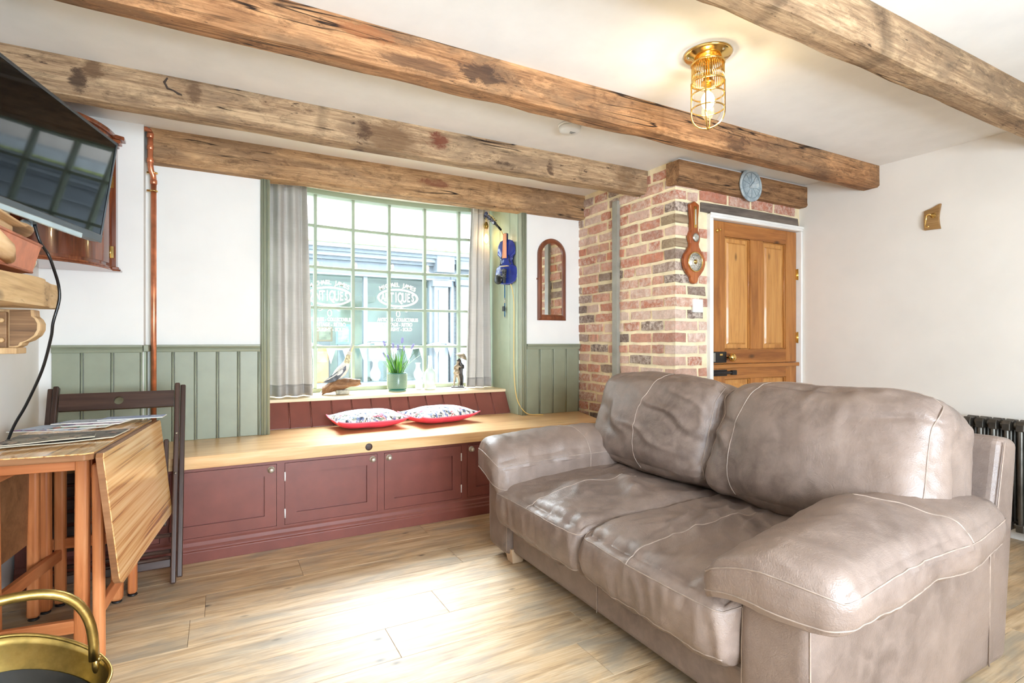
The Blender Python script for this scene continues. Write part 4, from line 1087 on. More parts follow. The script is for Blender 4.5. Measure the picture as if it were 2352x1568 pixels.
# ------------------------------------------------------------------ mantel beam, corbel and what stands on it
m_mant = wood('pale_mantel_oak', (150, 116, 76), (204, 170, 122), (226, 198, 154), 'y', 1.0, 0.75, knots=0.7, bmp=0.5, crack=0.7)
mt = MB(); n = 40; k = 16; vs = []
for j in range(n + 1):
    t = j / n; y = 1.45 + 1.58 * t
    fx_ = -0.50 if y < 2.30 else -0.50 - 0.085 * ((y - 2.30) / 0.6) ** 0.8
    z0 = 1.205 + 0.030 * (y - 1.87); z1 = z0 + 0.082 + 0.012 * max(0, y - 2.0)
    if y > 2.85: sh_ = (y - 2.85) / 0.18; z0 += 0.014 * sh_ ** 2; z1 -= 0.022 * sh_ ** 2; fx_ -= 0.02 * sh_ ** 2
    P4 = [(-0.797, z0), (fx_ + 0.0, z0), (fx_, z1), (-0.797, z1)]
    for e in range(4):
        a, b = P4[e], P4[(e+1) % 4]
        for s in range(k // 4):
            f = s / (k // 4); X = a[0] + (b[0]-a[0]) * f; Z = a[1] + (b[1]-a[1]) * f
            d = noise.noise(Vector((X*8, y*5, Z*8))) * 0.007 if X > -0.78 else 0
            vs.append((X + d, y, Z + d * 0.7))
fs = [(j*k+i, (j+1)*k+i, (j+1)*k+(i+1) % k, j*k+(i+1) % k) for j in range(n) for i in range(k)]
mt.add(vs, [f[::-1] for f in fs], True); mt.f.append(tuple(range(k))); mt.sm.append(False); mt.f.append(tuple(reversed([n*k+i for i in range(k)]))); mt.sm.append(False)
mo_ = obj('mantel_beam', mt, m_mant); mo_.modifiers.new('edges', 'EDGE_SPLIT').split_angle = radians(40)
tag(mo_, 'pale rough oak mantel beam below the television', 'mantel')
m_corb = wood('corbel_oak', (86, 62, 42), (132, 98, 66), (168, 132, 94), 'x', 1.2, 0.6, bmp=0.3)
m_corbl = wood('corbel_edge_oak', (170, 130, 88), (206, 170, 122), (224, 192, 148), 'z', 1.0, 0.6, bmp=0.2)
cbt = thing('mantel_corbel', 'carved oak corbel bracket with pegs under the mantel beam', 'bracket', (-0.7, 2.57, 1.06))
prof = [(-0.797, 1.078), (-0.640, 1.078), (-0.626, 1.086), (-0.622, 1.096), (-0.603, 1.104), (-0.583, 1.122), (-0.574, 1.142), (-0.573, 1.165), (-0.580, 1.182), (-0.590, 1.192), (-0.592, 1.215), (-0.797, 1.215)]
obj('bracket', MB().prism(prof, 2.555, 2.63, 'y'), m_corbl, cbt, bevel=0.002)
prof2 = [(x if x < -0.7 else x - 0.009, z + (0.005 if z < 1.08 else 0)) for x, z in prof]
obj('side_panel', MB().prism([(max(-0.658, x), z) for x, z in prof2[1:-1]] + [(-0.658, 1.212)] + [(-0.658, 1.084)], 2.5535, 2.556, 'y'), m_corb, cbt)
obj('backing_board', MB().box(-0.797, -0.660, 2.53, 2.555, 1.078, 1.205), m_corb, cbt, bevel=0.003)
obj('foot_board', MB().box(-0.797, -0.632, 2.525, 2.64, 1.056, 1.078), m_corbl, cbt, bevel=0.003)
for z in (1.105, 1.175): obj('peg', MB().lathe([(0.0085, 0), (0.0085, 0.012), (0.006, 0.015), (0, 0.016)], 12, (-0.672, 2.53, z), 'y'), m_corbl, cbt)
m_cop = plain('dull_copper', (206, 130, 96), 0.55, 0.35, var=0.1, vs=12, bmp=0.1)
ct = thing('copper_trough', 'long dull copper trough on the mantel beam', 'trough', (-0.60, 1.95, 1.30))
zt = 1.312
tr_ = MB().hexa([(-0.70, 1.5, zt), (-0.548, 1.5, zt), (-0.548, 2.345, zt + 0.018), (-0.70, 2.345, zt + 0.018)], [(-0.715, 1.49, zt + 0.092), (-0.53, 1.49, zt + 0.092), (-0.53, 2.372, zt + 0.112), (-0.715, 2.372, zt + 0.112)])
tr_.f.pop(1); tr_.sm.pop(1)
obj('trough_body', tr_, m_cop, ct, solid=0.003)
obj('rim', MB().tube([(-0.715, 1.49, zt + .092), (-0.53, 1.49, zt + .092), (-0.53, 2.372, zt + .112), (-0.715, 2.372, zt + .112)], 0.005, 8, closed=True), m_cop, ct)
obj('bottom_edge', MB().tube([(-0.548, 1.5, zt), (-0.548, 2.345, zt + .018), (-0.70, 2.345, zt + .018)], 0.004, 6), m_cop, ct)
m_drift = wood('pale_driftwood', (150, 112, 76), (206, 168, 122), (226, 196, 154), 'y', 1.0, 0.7, bmp=0.25, crack=0.3)
pd = thing('wooden_paddle', 'carved pale wooden paddle lying across the copper trough', 'paddle', (-0.58, 2.2, 1.43))
def padf(u, v):
    y = 1.75 + 0.71 * u; hw = 0.075 * min(1, (1 - u) * 3.2 + 0.12) ** 0.6
    a = v * 2 * pi; zc_ = 1.462 + 0.018 * (1-u) ** 2 + 0.010 * u * (y > 2.2)
    return (-0.600 + hw * cos(a), y, zc_ + 0.011 * sin(a) - 0.012 * cos(a) * (1 - u))
mbp = MB().grid(lambda v, u: padf(u, v), 16, 30, closed_u=True)
mbp.f.append(tuple(range(16))[::-1]); mbp.sm.append(False); mbp.f.append(tuple(30*16 + i for i in range(16))); mbp.sm.append(False)
obj('blade', mbp, m_drift, pd)
obj('block', MB().box(-0.66, -0.555, 1.80, 2.19, 1.405, 1.458), m_drift, pd, bevel=0.008)
obj('handle', MB().tube([(-0.535, 1.80, 1.40), (-0.530, 2.0, 1.36), (-0.545, 2.10, 1.345)], [0.03, 0.028, 0.018], 12), m_drift, pd)
rc = thing('round_glass', 'small round glass disc in a silver rim behind the copper trough', 'ornament', (-0.60, 2.46, 1.35))
Mr = Matrix.Translation((-0.600, 2.44, 1.372)) @ Matrix.Rotation(radians(35), 4, 'X') @ Matrix.Rotation(radians(25), 4, 'Z')
obj('rim', MB().tube([(0.038 * cos(t * 2*pi/32), 0, 0.038 * sin(t * 2*pi/32)) for t in range(32)], 0.0055, 8, closed=True).xf(Mr), plain('chrome', (210, 210, 210), 0.1, 1.0), rc)
obj('glass', MB().lathe([(0, -0.002), (0.036, -0.002), (0.036, 0.002), (0, 0.002)], 24, axis='y').xf(Mr), plain('pale_glass', (214, 224, 224), 0.1, var=0.03), rc)

# ------------------------------------------------------------------ drop-leaf table
m_teak = wood('teak_frame', (156, 84, 42), (204, 126, 74), (222, 152, 100), 'z', 0.7, 0.42, bmp=0.05)
m_teakx = wood('teak_rail', (156, 84, 42), (200, 122, 72), (220, 150, 98), 'x', 0.7, 0.42, bmp=0.05)
m_teaky = wood('teak_stretcher', (146, 78, 40), (194, 116, 68), (214, 142, 92), 'y', 0.7, 0.42, bmp=0.05)
def laminate():
    m, nt, b = newmat('teak_laminate'); setp(b, rough=0.16, spec=0.5, coat=0.3)
    v = coords(nt, (1, 1, 1), False, rot=(0, 0, 0))
    # straight bold stripes along the table's length
    mp = N(nt, 'ShaderNodeMapping'); L(nt, v, mp.inputs['Vector']); mp.inputs['Scale'].default_value = (70, 1.0, 70); mp.inputs['Rotation'].default_value = (radians(-2), 0, 0)
    a = noisetex(nt, mp.outputs[0], 1.0, 3, 0.55, 0.15)
    mp2 = N(nt, 'ShaderNodeMapping'); L(nt, v, mp2.inputs['Vector']); mp2.inputs['Scale'].default_value = (240, 2.5, 240)
    c = noisetex(nt, mp2.outputs[0], 1.0, 2, 0.5)
    s = math_(nt, 'ADD', math_(nt, 'MULTIPLY', a, 0.75), math_(nt, 'MULTIPLY', c, 0.25))
    L(nt, ramp(nt, s, [(0.34, (136, 86, 46)), (0.42, (192, 138, 82)), (0.50, (214, 166, 108)), (0.66, (228, 188, 136))]).outputs[0], b.inputs['Base Color'])
    return m
m_lam = laminate()
m_edge = wood('table_edge', (98, 62, 38), (136, 92, 58), (158, 112, 76), 'x', 1.0, 0.4, bmp=0.05)
tb = thing('dropleaf_table', 'teak laminate drop leaf table with its leaves folded down', 'table', (-0.358, 2.165, 0), radians(-6.3))
TW, TL, ZT = 0.37, 0.820, 0.742
ch = 0.02
top = [(-TW + ch, 0), (-ch, 0), (0, ch), (0, TL - ch), (-ch, TL), (-TW + ch, TL), (-TW, TL - ch), (-TW, ch)]
tt = obj('table_top', MB().prism(top, ZT - 0.004, ZT, 'z'), m_lam, tb, world=False)
obj('top_edge', MB().prism(top, ZT - 0.024, ZT - 0.004, 'z'), m_edge, tt, world=False, bevel=0.003)
def leaf_part(s, x0, flare, name='leaf'):
    r = 0.035; D = 0.435
    out = []
    for (y, z, cy, cz, a0) in ((0.0, 0.0, 0.006, 0.006, 0), ):
        pass
    pts = [(0.012, 0.0), (TL - 0.012, 0.0), (TL, 0.012)]
    pts += [(TL - r + r * cos(a), D - r + r * sin(a)) for a in [k * pi / 16 for k in range(9)]]
    pts += [(r - r * sin(a), D - r + r * cos(a)) for a in [k * pi / 16 for k in range(9)]] + [(0, 0.012)]
    nrm = Vector((D, 0, flare)).normalized()
    def P(y, d, o):
        f = d / D
        return (x0 + s * (flare * f + nrm.x * o), y, ZT - 0.004 - d - 0.0 + nrm.z * o * 0)
    nV = len(pts)
    face = MB().add([P(y, d, 0.0) for y, d in pts] + [P(y, d, 0.003) for y, d in pts], [tuple(range(nV))[::-1 if s > 0 else 1], tuple(range(nV, 2*nV))[::1 if s > 0 else -1]] + [(i, (i+1) % nV, nV+(i+1) % nV, nV+i) for i in range(nV)])
    body = MB().add([P(y, d, -0.019) for y, d in pts] + [P(y, d, 0.0) for y, d in pts], [tuple(range(nV))[::-1 if s > 0 else 1], tuple(range(nV, 2*nV))[::1 if s > 0 else -1]] + [(i, (i+1) % nV, nV+(i+1) % nV, nV+i) for i in range(nV)])
    l_ = obj(name, body, m_edge, tb, world=False)
    obj('leaf_face', face, m_lam, l_, world=False)
leaf_part(1, 0.027, 0.048)
leaf_part(-1, -TW - 0.005, 0.01)
obj('apron', MB().box(-0.335, -0.082, 0.195, 0.215, 0.652, 0.718), m_teakx, tb, world=False, bevel=0.003)
obj('apron', MB().box(-0.335, -0.082, 0.620, 0.640, 0.652, 0.718), m_teakx, tb, world=False, bevel=0.003)
for x in (-0.078, -0.345): obj('apron', MB().box(x, x + 0.02, 0.21, 0.63, 0.62, 0.718), m_teaky, tb, world=False, bevel=0.003)
def tleg(x, y, w, d, lean=(0, 0), z0=0.008, z1=0.718):
    o = obj('leg', MB().hexa([(x-w/2+lean[0], y-d/2+lean[1], z0), (x+w/2+lean[0], y-d/2+lean[1], z0), (x+w/2+lean[0], y+d/2+lean[1], z0), (x-w/2+lean[0], y+d/2+lean[1], z0)], [(x-w/2, y-d/2, z1), (x+w/2, y-d/2, z1), (x+w/2, y+d/2, z1), (x-w/2, y+d/2, z1)]), m_teak, tb, world=False, bevel=0.012, seg=3)
    obj('glide', MB().lathe([(0.017, 0), (0.019, 0.003), (0.015, 0.008), (0, 0.008)], 16, (x + lean[0], y + lean[1], 0.0)), m_iron, o, world=False)
    return o
for x, y in ((-0.082, 0.205), (-0.335, 0.205), (-0.082, 0.630), (-0.335, 0.630)): tleg(x, y, 0.042, 0.040, (-0.008 if x > -0.2 else 0.004, 0.01 if y < .4 else 0))
# swing gates
tleg(-0.030, 0.170, 0.034, 0.036, (0.012, -0.03), z1=0.68); tleg(-0.046, 0.680, 0.034, 0.036, z1=0.68)
tleg(-0.300, 0.685, 0.040, 0.034, z1=0.68); tleg(-0.352, 0.58, 0.040, 0.034, z1=0.62)
obj('stretcher', MB().bar((-0.026, 0.15, 0.165), (-0.046, 0.695, 0.165), 0.020, 0.045), m_teaky, tb, world=False, bevel=0.003)
obj('stretcher', MB().bar((-0.028, 0.17, 0.645), (-0.046, 0.695, 0.645), 0.020, 0.045), m_teaky, tb, world=False, bevel=0.003)
obj('stretcher', MB().bar((-0.300, 0.68, 0.215), (-0.345, 0.12, 0.215), 0.022, 0.045), m_teaky, tb, world=False, bevel=0.003)
obj('stretcher', MB().box(-0.34, -0.085, 0.198, 0.220, 0.085, 0.130), m_teakx, tb, world=False, bevel=0.003)
obj('stretcher', MB().box(-0.335, -0.05, 0.676, 0.696, 0.235, 0.278), m_teakx, tb, world=False, bevel=0.003)

# newspaper and magazines
def printmat(name, paper, ink, c2, sx=30, sy=18, dens=0.5):
    m, nt, b = newmat(name); setp(b, rough=0.55)
    v = coords(nt, (1, 1, 1), False)
    vo = N(nt, 'ShaderNodeTexVoronoi', distance='CHEBYCHEV'); vo.inputs['Scale'].default_value = 20; vo.inputs['Randomness'].default_value = 0.7; L(nt, v, vo.inputs['Vector'])
    wv = noisetex(nt, coords(nt, (10, 240, 10), False), 1.0, 2, 0.6)
    blk = ramp(nt, vo.outputs['Color'], [(dens - 0.02, (0, 0, 0)), (dens, (1, 1, 1))], 'CONSTANT').outputs[0]
    lines = ramp(nt, wv, [(0.48, (0, 0, 0)), (0.54, (1, 1, 1))]).outputs[0]
    pic = mixc(nt, ramp(nt, noisetex(nt, v, 45, 3), [(0.46, (0, 0, 0)), (0.54, (1, 1, 1))]).outputs[0], ink, c2)
    txt = mixc(nt, lines, paper, tuple(0.45 * p + 0.55 * i for p, i in zip(paper, ink)))
    L(nt, mixc(nt, blk, txt, pic), b.inputs['Base Color'])
    return m
def sheet(name, label, cat, quad, th, mat, z, lift=(0, 0, 0, 0), group=None, nu=18, nv=10, wave=0.0, seed=0, page=None):
    a, b, c, d = [Vector((p[0] * 0.985, 2.165 + (p[1] - 2.285) * 0.9, 0)) for p in quad]
    cen = (a + b + c + d) / 4
    t = thing(name, label, cat, (cen.x, cen.y, z), group=group)
    def f(u, v, o):
        p = (a * (1-u) + b * u) * (1-v) + (d * (1-u) + c * u) * v
        zz = lift[0]*(1-u)*(1-v) + lift[1]*u*(1-v) + lift[2]*u*v + lift[3]*(1-u)*v
        zz += wave * (0.5 + 0.5 * noise.noise(Vector((u * 2.5 + seed, v * 2.5, seed))))
        return (p.x, p.y, z + zz + o)
    top_ = MB().grid(lambda u, v: f(u, v, th), nu, nv); bot = MB().grid(lambda u, v: f(u, v, 0), nu, nv)
    obj('cover', top_, mat, t)
    body = MB().grid(lambda u, v: f(u, v, th - 0.0004), nu, nv)
    o = len(body.v); body.v += bot.v
    for q_ in bot.f: body.f.append(tuple(i + o for i in q_[::-1])); body.sm.append(True)
    W_ = nu + 1
    ringi = [i for i in range(W_)] + [j*W_ + nu for j in range(1, nv + 1)] + [nv*W_ + i for i in range(nu - 1, -1, -1)] + [j*W_ for j in range(nv - 1, 0, -1)]
    for i in range(len(ringi)):
        p_, q_ = ringi[i], ringi[(i+1) % len(ringi)]; body.f.append((q_, p_, p_ + o, q_ + o)); body.sm.append(False)
    obj('pages', body, page or m_page, t)
    return t
m_page = plain('paper', (226, 222, 210), 0.7, var=0.03)
m_newsp = plain('newsprint_edge', (204, 194, 170), 0.8)
m_np1 = printmat('newsprint', (158, 152, 134), (54, 52, 50), (170, 150, 130), dens=0.45)
m_np2 = printmat('newsprint_dark', (120, 115, 104), (44, 44, 46), (150, 120, 104), dens=0.6)
sheet('newspaper', 'dark printed newspaper with a curled front edge on the table', 'newspaper', [(-0.690, 2.505), (-0.345, 2.590), (-0.318, 2.805), (-0.655, 2.785)], 0.004, m_np2, ZT + 0.0006, (0.0, 0.0, 0.0, 0.004), wave=0.007, seed=3, page=m_newsp)
sheet('newspaper', 'folded newspaper section lying on top of the dark newspaper', 'newspaper', [(-0.640, 2.480), (-0.395, 2.548), (-0.405, 2.640), (-0.655, 2.620)], 0.003, m_np1, ZT + 0.0135, (0.0, 0.002, 0.002, 0.0), wave=0.005, seed=8, page=m_newsp)
mg = 'magazines fanned out on the table'
cov = [((206, 218, 232), (60, 90, 140), (150, 40, 90)), ((232, 228, 222), (40, 110, 100), (200, 80, 60)), ((226, 222, 230), (120, 50, 110), (40, 80, 120)), ((214, 224, 232), (40, 60, 110), (190, 190, 200)), ((188, 202, 224), (36, 60, 130), (220, 225, 232))]
for i, (quad, lb) in enumerate((
    ([(-0.745, 3.00), (-0.50, 2.905), (-0.40, 3.08), (-0.66, 3.16)], 'pale blue magazine at the bottom left of the fan on the table'),
    ([(-0.61, 2.950), (-0.415, 2.930), (-0.375, 3.10), (-0.57, 3.135)], 'white magazine with a green edge in the middle of the fan'),
    ([(-0.575, 3.005), (-0.375, 2.985), (-0.335, 3.13), (-0.54, 3.165)], 'white magazine with purple corner near the top of the fan'),
    ([(-0.62, 3.065), (-0.36, 3.04), (-0.325, 3.155), (-0.57, 3.178)], 'long pale magazine at the back of the fan'),
    ([(-0.465, 3.075), (-0.225, 3.065), (-0.215, 3.172), (-0.44, 3.182)], 'blue brochure poking over the table edge'))):
    sheet('magazine', lb, 'magazine', quad, 0.0035, printmat('magazine_cover', *cov[i], dens=0.66), ZT + 0.0006 + 0.0042 * i, group=mg, wave=0.0015 if i else 0.0, seed=i, nu=10, nv=6)

# ------------------------------------------------------------------ folding chair
m_ch = wood('dark_brown_beech', (36, 22, 16), (62, 42, 33), (84, 60, 48), 'z', 0.8, 0.35, bmp=0.04)
m_chx = wood('dark_brown_beech_rail', (38, 24, 18), (66, 46, 38), (92, 68, 56), 'x', 0.9, 0.33, bmp=0.04)
fcx, fcy = -0.417, 2.856
fc = thing('folding_chair', 'dark brown folded slatted chair leaning on the bench', 'chair', (fcx, fcy, 0), rot=(radians(-19.5), 0, 0))
hw = 0.236
for s in (-1, 1):
    p_ = obj('back_post', MB().box(s*hw - 0.011, s*hw + 0.011, -0.018, 0.018, 0.012, 0.945), m_ch, fc, world=False, bevel=0.006, seg=3)
    obj('bolt', MB().lathe([(0.006, 0), (0.006, 0.003), (0, 0.0045)], 10, (s*hw, -0.018, 0.50), 'y').lathe([(0.006, 0), (0.006, 0.003), (0, 0.0045)], 10, (s*hw + 0.0, -0.018, 0.69), 'y'), m_steel, p_, world=False)
    obj('front_leg', MB().box(s*(hw + 0.0) + (0.012 if s > 0 else -0.034) - (0.0 if s > 0 else 0), s*hw + (0.034 if s > 0 else -0.012), 0.004, 0.036, 0.035, 0.940), m_ch, fc, world=False, bevel=0.005, seg=3)
    obj('seat_rail', MB().box(s*0.196 - 0.010, s*0.196 + 0.010, -0.022, 0.010, 0.265, 0.665), m_ch, fc, world=False, bevel=0.005, seg=2)
# backrest with its finger hole
r = 0.019; zc_ = 0.868; W2, H2 = 0.222, 0.040
ca = atan2(H2, W2)
angs = sorted(set([round(2*pi*i/32, 5) for i in range(32)] + [round(x, 5) for x in (ca, pi - ca, pi + ca, 2*pi - ca)]))
nh = len(angs); bm = MB(); outer = []
for a in angs:
    c_, s_ = cos(a), sin(a); m_ = max(abs(c_) / W2, abs(s_) / H2); outer.append((c_ / m_, s_ / m_))
vs = []
for y in (-0.012, 0.010):
    vs += [(x, y, zc_ + z) for x, z in outer] + [(r * cos(a), y, zc_ + r * sin(a)) for a in angs]
fs = []
for i in range(nh):
    j = (i + 1) % nh
    fs += [(i, j, nh + j, nh + i), (2*nh + j, 2*nh + i, 3*nh + i, 3*nh + j), (j, i, 2*nh + i, 2*nh + j), (nh + i, nh + j, 3*nh + j, 3*nh + i)]
# corners of the board
bm.add(vs, fs); obj('backrest', bm, m_chx, fc, world=False)
for k in range(7):
    z = 0.275 + k * 0.056
    obj('seat_slat', MB().box(-0.186, 0.186, -0.020, -0.004, z, z + 0.044), m_chx, fc, world=False, bevel=0.004, seg=2)
for z, rr_ in ((0.225, 0.009), (0.125, 0.009), (0.155, 0.009)):
    obj('crossbar', MB().tube([(-hw, 0.012, z), (hw, 0.012, z)], rr_, 8), m_chx, fc, world=False)
obj('crossbar', MB().box(-0.225, 0.225, 0.0, 0.014, 0.085, 0.120), m_chx, fc, world=False, bevel=0.003)

# ------------------------------------------------------------------ brass coal scuttle
def scmat():
    m, nt, b = newmat('tarnished_brass'); setp(b, metal=1.0, rough=0.3)
    n_ = noisetex(nt, coords(nt, rnd=False), 12, 5, 0.6)
    L(nt, ramp(nt, n_, [(0.3, (118, 98, 52)), (0.55, (184, 156, 90)), (0.75, (206, 182, 120))]).outputs[0], b.inputs['Base Color'])
    L(nt, ramp(nt, n_, [(0.3, (0.45,)*3), (0.7, (0.24,)*3)]).outputs[0], b.inputs['Roughness'])
    return m
m_scb = scmat()
m_soot = plain('sooty_lining', (46, 42, 36), 0.55, 0.4, var=0.3, vs=8)
scx, scy = -0.455, 1.600
sct = thing('coal_scuttle', 'old brass coal scuttle with arched handle and paper inside', 'coal scuttle', (scx, scy, 0), radians(16))
def bowl(u, v, inset=0.0):
    a = 2 * pi * u; t = v
    rr_ = (0.095 + 0.100 * sin(t * pi / 2) ** 0.9) - inset
    ex = 1.0 + 0.16 * t * max(0, cos(a)) ** 2
    rimz = 0.285 + 0.085 * max(0, sin(a)) ** 1.5 - 0.02 * max(0, -sin(a))
    return (rr_ * ex * cos(a), rr_ * 0.93 * sin(a), 0.045 + inset + (rimz - 0.045 - inset) * t)
obj('bowl', MB().grid(lambda u, v: bowl(u, v), 48, 14, closed_u=True).lathe([(0.0, 0.045), (0.096, 0.045)], 48, smooth=False, cap=(False, False)), m_scb, sct, world=False, solid=0.002)
obj('lining', MB().grid(lambda u, v: bowl(u, v * 0.74, 0.004), 48, 10, closed_u=True), m_soot, sct, world=False)
obj('rim', MB().tube([bowl(i / 64, 1.0) for i in range(64)], 0.0045, 8, closed=True), m_scb, sct, world=False)
obj('foot', MB().lathe([(0.085, 0), (0.088, 0.006), (0.07, 0.03), (0.075, 0.05)], 32), m_scb, sct, world=False)
hp = []
for i in range(29):
    a = pi * i / 28
    hp.append((0.197 * (abs(cos(a)) ** 0.62) * (1 if cos(a) > 0 else -1), 0.03, 0.305 + 0.205 * sin(a) ** 0.75))
hd = obj('handle', MB().tube(hp, 0.0115, 10), m_scb, sct, world=False)
for s in (-1, 1): obj('handle_lug', MB().ball((s * 0.200, 0.03, 0.292), (0.008, 0.012, 0.022)).ball((s*0.205, 0.03, 0.305), 0.008), m_scb, hd, world=False)
m_pap = plain('crumpled_paper', (214, 204, 188), 0.8, var=0.06, bmp=0.3, bs=20)
obj('paper', MB().grid(lambda u, v: (-0.12 + 0.27 * u, -0.14 + 0.17 * v, 0.205 + 0.06 * u + 0.025 * noise.noise(Vector((u*3, v*3, 2)))), 14, 10), m_pap, sct, world=False, solid=0.002)
# ------------------------------------------------------------------ brass bulkhead ceiling lamp
LX, LY = 1.765, 1.565
m_jar = glassmat('lamp_glass', (1.0, 0.97, 0.9), 0.0, 0.7)
m_bulb = emis('lit_bulb', (255, 226, 170), 26.0)
cl = thing('ceiling_lamp', 'polished brass caged bulkhead lamp hanging from the ceiling', 'lamp', (LX, LY, ZC))
plate = obj('ceiling_plate', MB().lathe([(0.095, 0.0), (0.096, -0.004), (0.090, -0.010), (0.084, -0.011), (0.078, -0.016), (0.064, -0.019), (0.055, -0.028), (0.030, -0.034), (0.0, -0.035)], 40), m_brass, cl, world=False)
for a in (0.5, 2.6, 4.7): obj('screw', MB().lathe([(0.005, -0.013), (0.005, -0.0175), (0, -0.019)], 10, (0.079 * cos(a), 0.079 * sin(a), 0.0)), m_steel, plate, world=False)
for s in (-1, 1): obj('hanger', MB().tube([(s*0.02 + 0.008 * cos(t), 0.0, -0.040 + 0.008 * sin(t)) for t in [k * pi / 6 for k in range(12)]], 0.0022, 6, closed=True), m_brass, cl, world=False)
sl = MB()
for i in range(44):
    a = 2 * pi * i / 44
    sl.tube([(0.063 * cos(a), 0.063 * sin(a), -0.042), (0.063 * cos(a), 0.063 * sin(a), -0.118)], 0.0022, 5)
obj('slatted_gallery', sl, m_brass, cl, world=False)
for z in (-0.042, -0.118): obj('gallery_ring', MB().tube([(0.064 * cos(t * 2*pi/40), 0.064 * sin(t * 2*pi/40), z) for t in range(40)], 0.0042, 8, closed=True), m_brass, cl, world=False)
obj('stem', MB().lathe([(0.016, -0.035), (0.016, -0.112), (0.026, -0.114), (0.026, -0.125)], 20), m_brass, cl, world=False)
cg = obj('cage', MB(), m_brass, cl, world=False) if False else None
for z in (-0.168, -0.226): obj('cage_ring', MB().tube([(0.064 * cos(t * 2*pi/40), 0.064 * sin(t * 2*pi/40), z) for t in range(40)], 0.0032, 8, closed=True), m_brass, cl, world=False)
for k in range(4):
    a = pi / 2 * k + 0.6
    pts = [(0.065, -0.118), (0.065, -0.17), (0.065, -0.235)] + [(0.065 * cos(b), -0.245 - 0.062 * sin(b)) for b in [pi/2 * i / 8 for i in range(9)]]
    obj('cage_bar', MB().tube([(r_ * cos(a), r_ * sin(a), z) for r_, z in pts], 0.0032, 8), m_brass, cl, world=False)
obj('glass_jar', MB().lathe([(0.054, -0.118), (0.054, -0.22), (0.050, -0.25), (0.036, -0.272), (0.016, -0.281), (0.0, -0.282)], 32, cap=(False, False)), m_jar, cl, world=False)
obj('bulb_holder', MB().lathe([(0.014, -0.118), (0.014, -0.150), (0.011, -0.156)], 16), m_brass, cl, world=False)
obj('bulb', MB().ball((0, 0, -0.192), (0.026, 0.026, 0.036), 20, 14), m_bulb, cl, world=False)
ld = bpy.data.lights.new('ceiling_lamp_light', 'POINT'); ld.energy = 3.6; ld.color = (1.0, 0.80, 0.52); ld.shadow_soft_size = 0.02
lo = bpy.data.objects.new('ceiling_lamp_light', ld); COL.objects.link(lo); lo.parent = cl; lo.location = (0, 0, -0.245)

# smoke alarm
sa = thing('smoke_alarm', 'round white smoke alarm on the ceiling beside the lamp', 'smoke alarm', (1.68, 2.435, ZC))
m_wpl = plain('white_plastic', (236, 236, 232), 0.4, var=0.01)
b_ = obj('base', MB().lathe([(0.062, 0), (0.063, -0.008), (0.060, -0.012)], 36, cap=(True, True)), m_wpl, sa, world=False)
obj('cover', MB().lathe([(0.058, -0.013), (0.060, -0.020), (0.057, -0.034), (0.050, -0.040), (0.0, -0.041)], 36), m_wpl, sa, world=False)
obj('vent', MB().box(-0.004, 0.03, -0.012, -0.009, -0.0425, -0.040).box(0.0, 0.026, -0.003, 0.0, -0.0425, -0.040).box(0.004, 0.022, 0.006, 0.009, -0.0425, -0.040), plain('vent_shadow', (120, 120, 118), 0.6), sa, world=False)

# ------------------------------------------------------------------ arched mirror
m_mirf = wood('mirror_walnut', (70, 36, 22), (118, 66, 42), (146, 88, 58), 'z', 1.2, 0.3, bmp=0.03, coat=0.3)
mi = thing('arched_mirror', 'tall arched mirror in a brown wooden frame above the panelling', 'mirror', (2.33, YB, 1.27))
def archpts(hw_, z0, z1, n=24): return [(-hw_, z0), (hw_, z0)] + [(hw_ * cos(pi * i / n), z1 - hw_ + hw_ * sin(pi * i / n)) for i in range(n + 1)]
out_, in_ = archpts(0.131, 1.268, 1.918), archpts(0.094, 1.312, 1.882)
n_ = len(out_); vs = []
lay = [(0.0, 0.0), (0.016, 0.0), (0.026, 0.35), (0.024, 0.6), (0.018, 0.75), (0.012, 1.0), (0.0, 1.0)]
for d, f in lay:
    for (ax_, az_), (bx_, bz_) in zip(out_, in_): vs.append((2.333 + ax_ + (bx_-ax_) * f, YB - d, az_ + (bz_-az_) * f))
fs = [(l*n_+i, l*n_+(i+1) % n_, (l+1)*n_+(i+1) % n_, (l+1)*n_+i) for l in range(len(lay)-1) for i in range(n_)]
obj('frame', MB().add(vs, fs), m_mirf, mi)
m_mir, nt_, b__ = newmat('mirror_glass'); setp(b__, metal=1.0, rough=0.02); b__.inputs['Base Color'].default_value = (0.93, 0.93, 0.90, 1)
obj('mirror_glass', MB().add([(2.333 + x, YB - 0.011, z) for x, z in in_], [tuple(range(n_))]), m_mir, mi)
obj('hanger', MB().box(2.192, 2.204, YB - 0.02, YB - 0.004, 1.585, 1.60), m_mirf, mi, bevel=0.002)

# ------------------------------------------------------------------ banjo barometer
m_bar_ = wood('barometer_oak', (108, 50, 22), (156, 82, 40), (184, 108, 58), 'z', 1.2, 0.28, bmp=0.03, coat=0.4)
BX, BY = 2.745, YD - 0.002
ba = thing('barometer', 'banjo shaped wooden barometer on the brick beside the door', 'barometer', (BX, BY, 1.48))
half = [(0.0, 1.478), (0.022, 1.484), (0.030, 1.500), (0.034, 1.520), (0.060, 1.545), (0.085, 1.575), (0.098, 1.610), (0.098, 1.640), (0.084, 1.672), (0.058, 1.700), (0.042, 1.722), (0.038, 1.742), (0.046, 1.762), (0.050, 1.785), (0.044, 1.808), (0.032, 1.830), (0.031, 1.90), (0.037, 1.955), (0.042, 2.000), (0.0, 2.022)]
op = [(BX + w, z) for w, z in half] + [(BX - w, z) for w, z in half[-2:0:-1]]
obj('case', MB().prism(op, BY - 0.030, BY, 'y'), m_bar_, ba, bevel=0.008, seg=3)
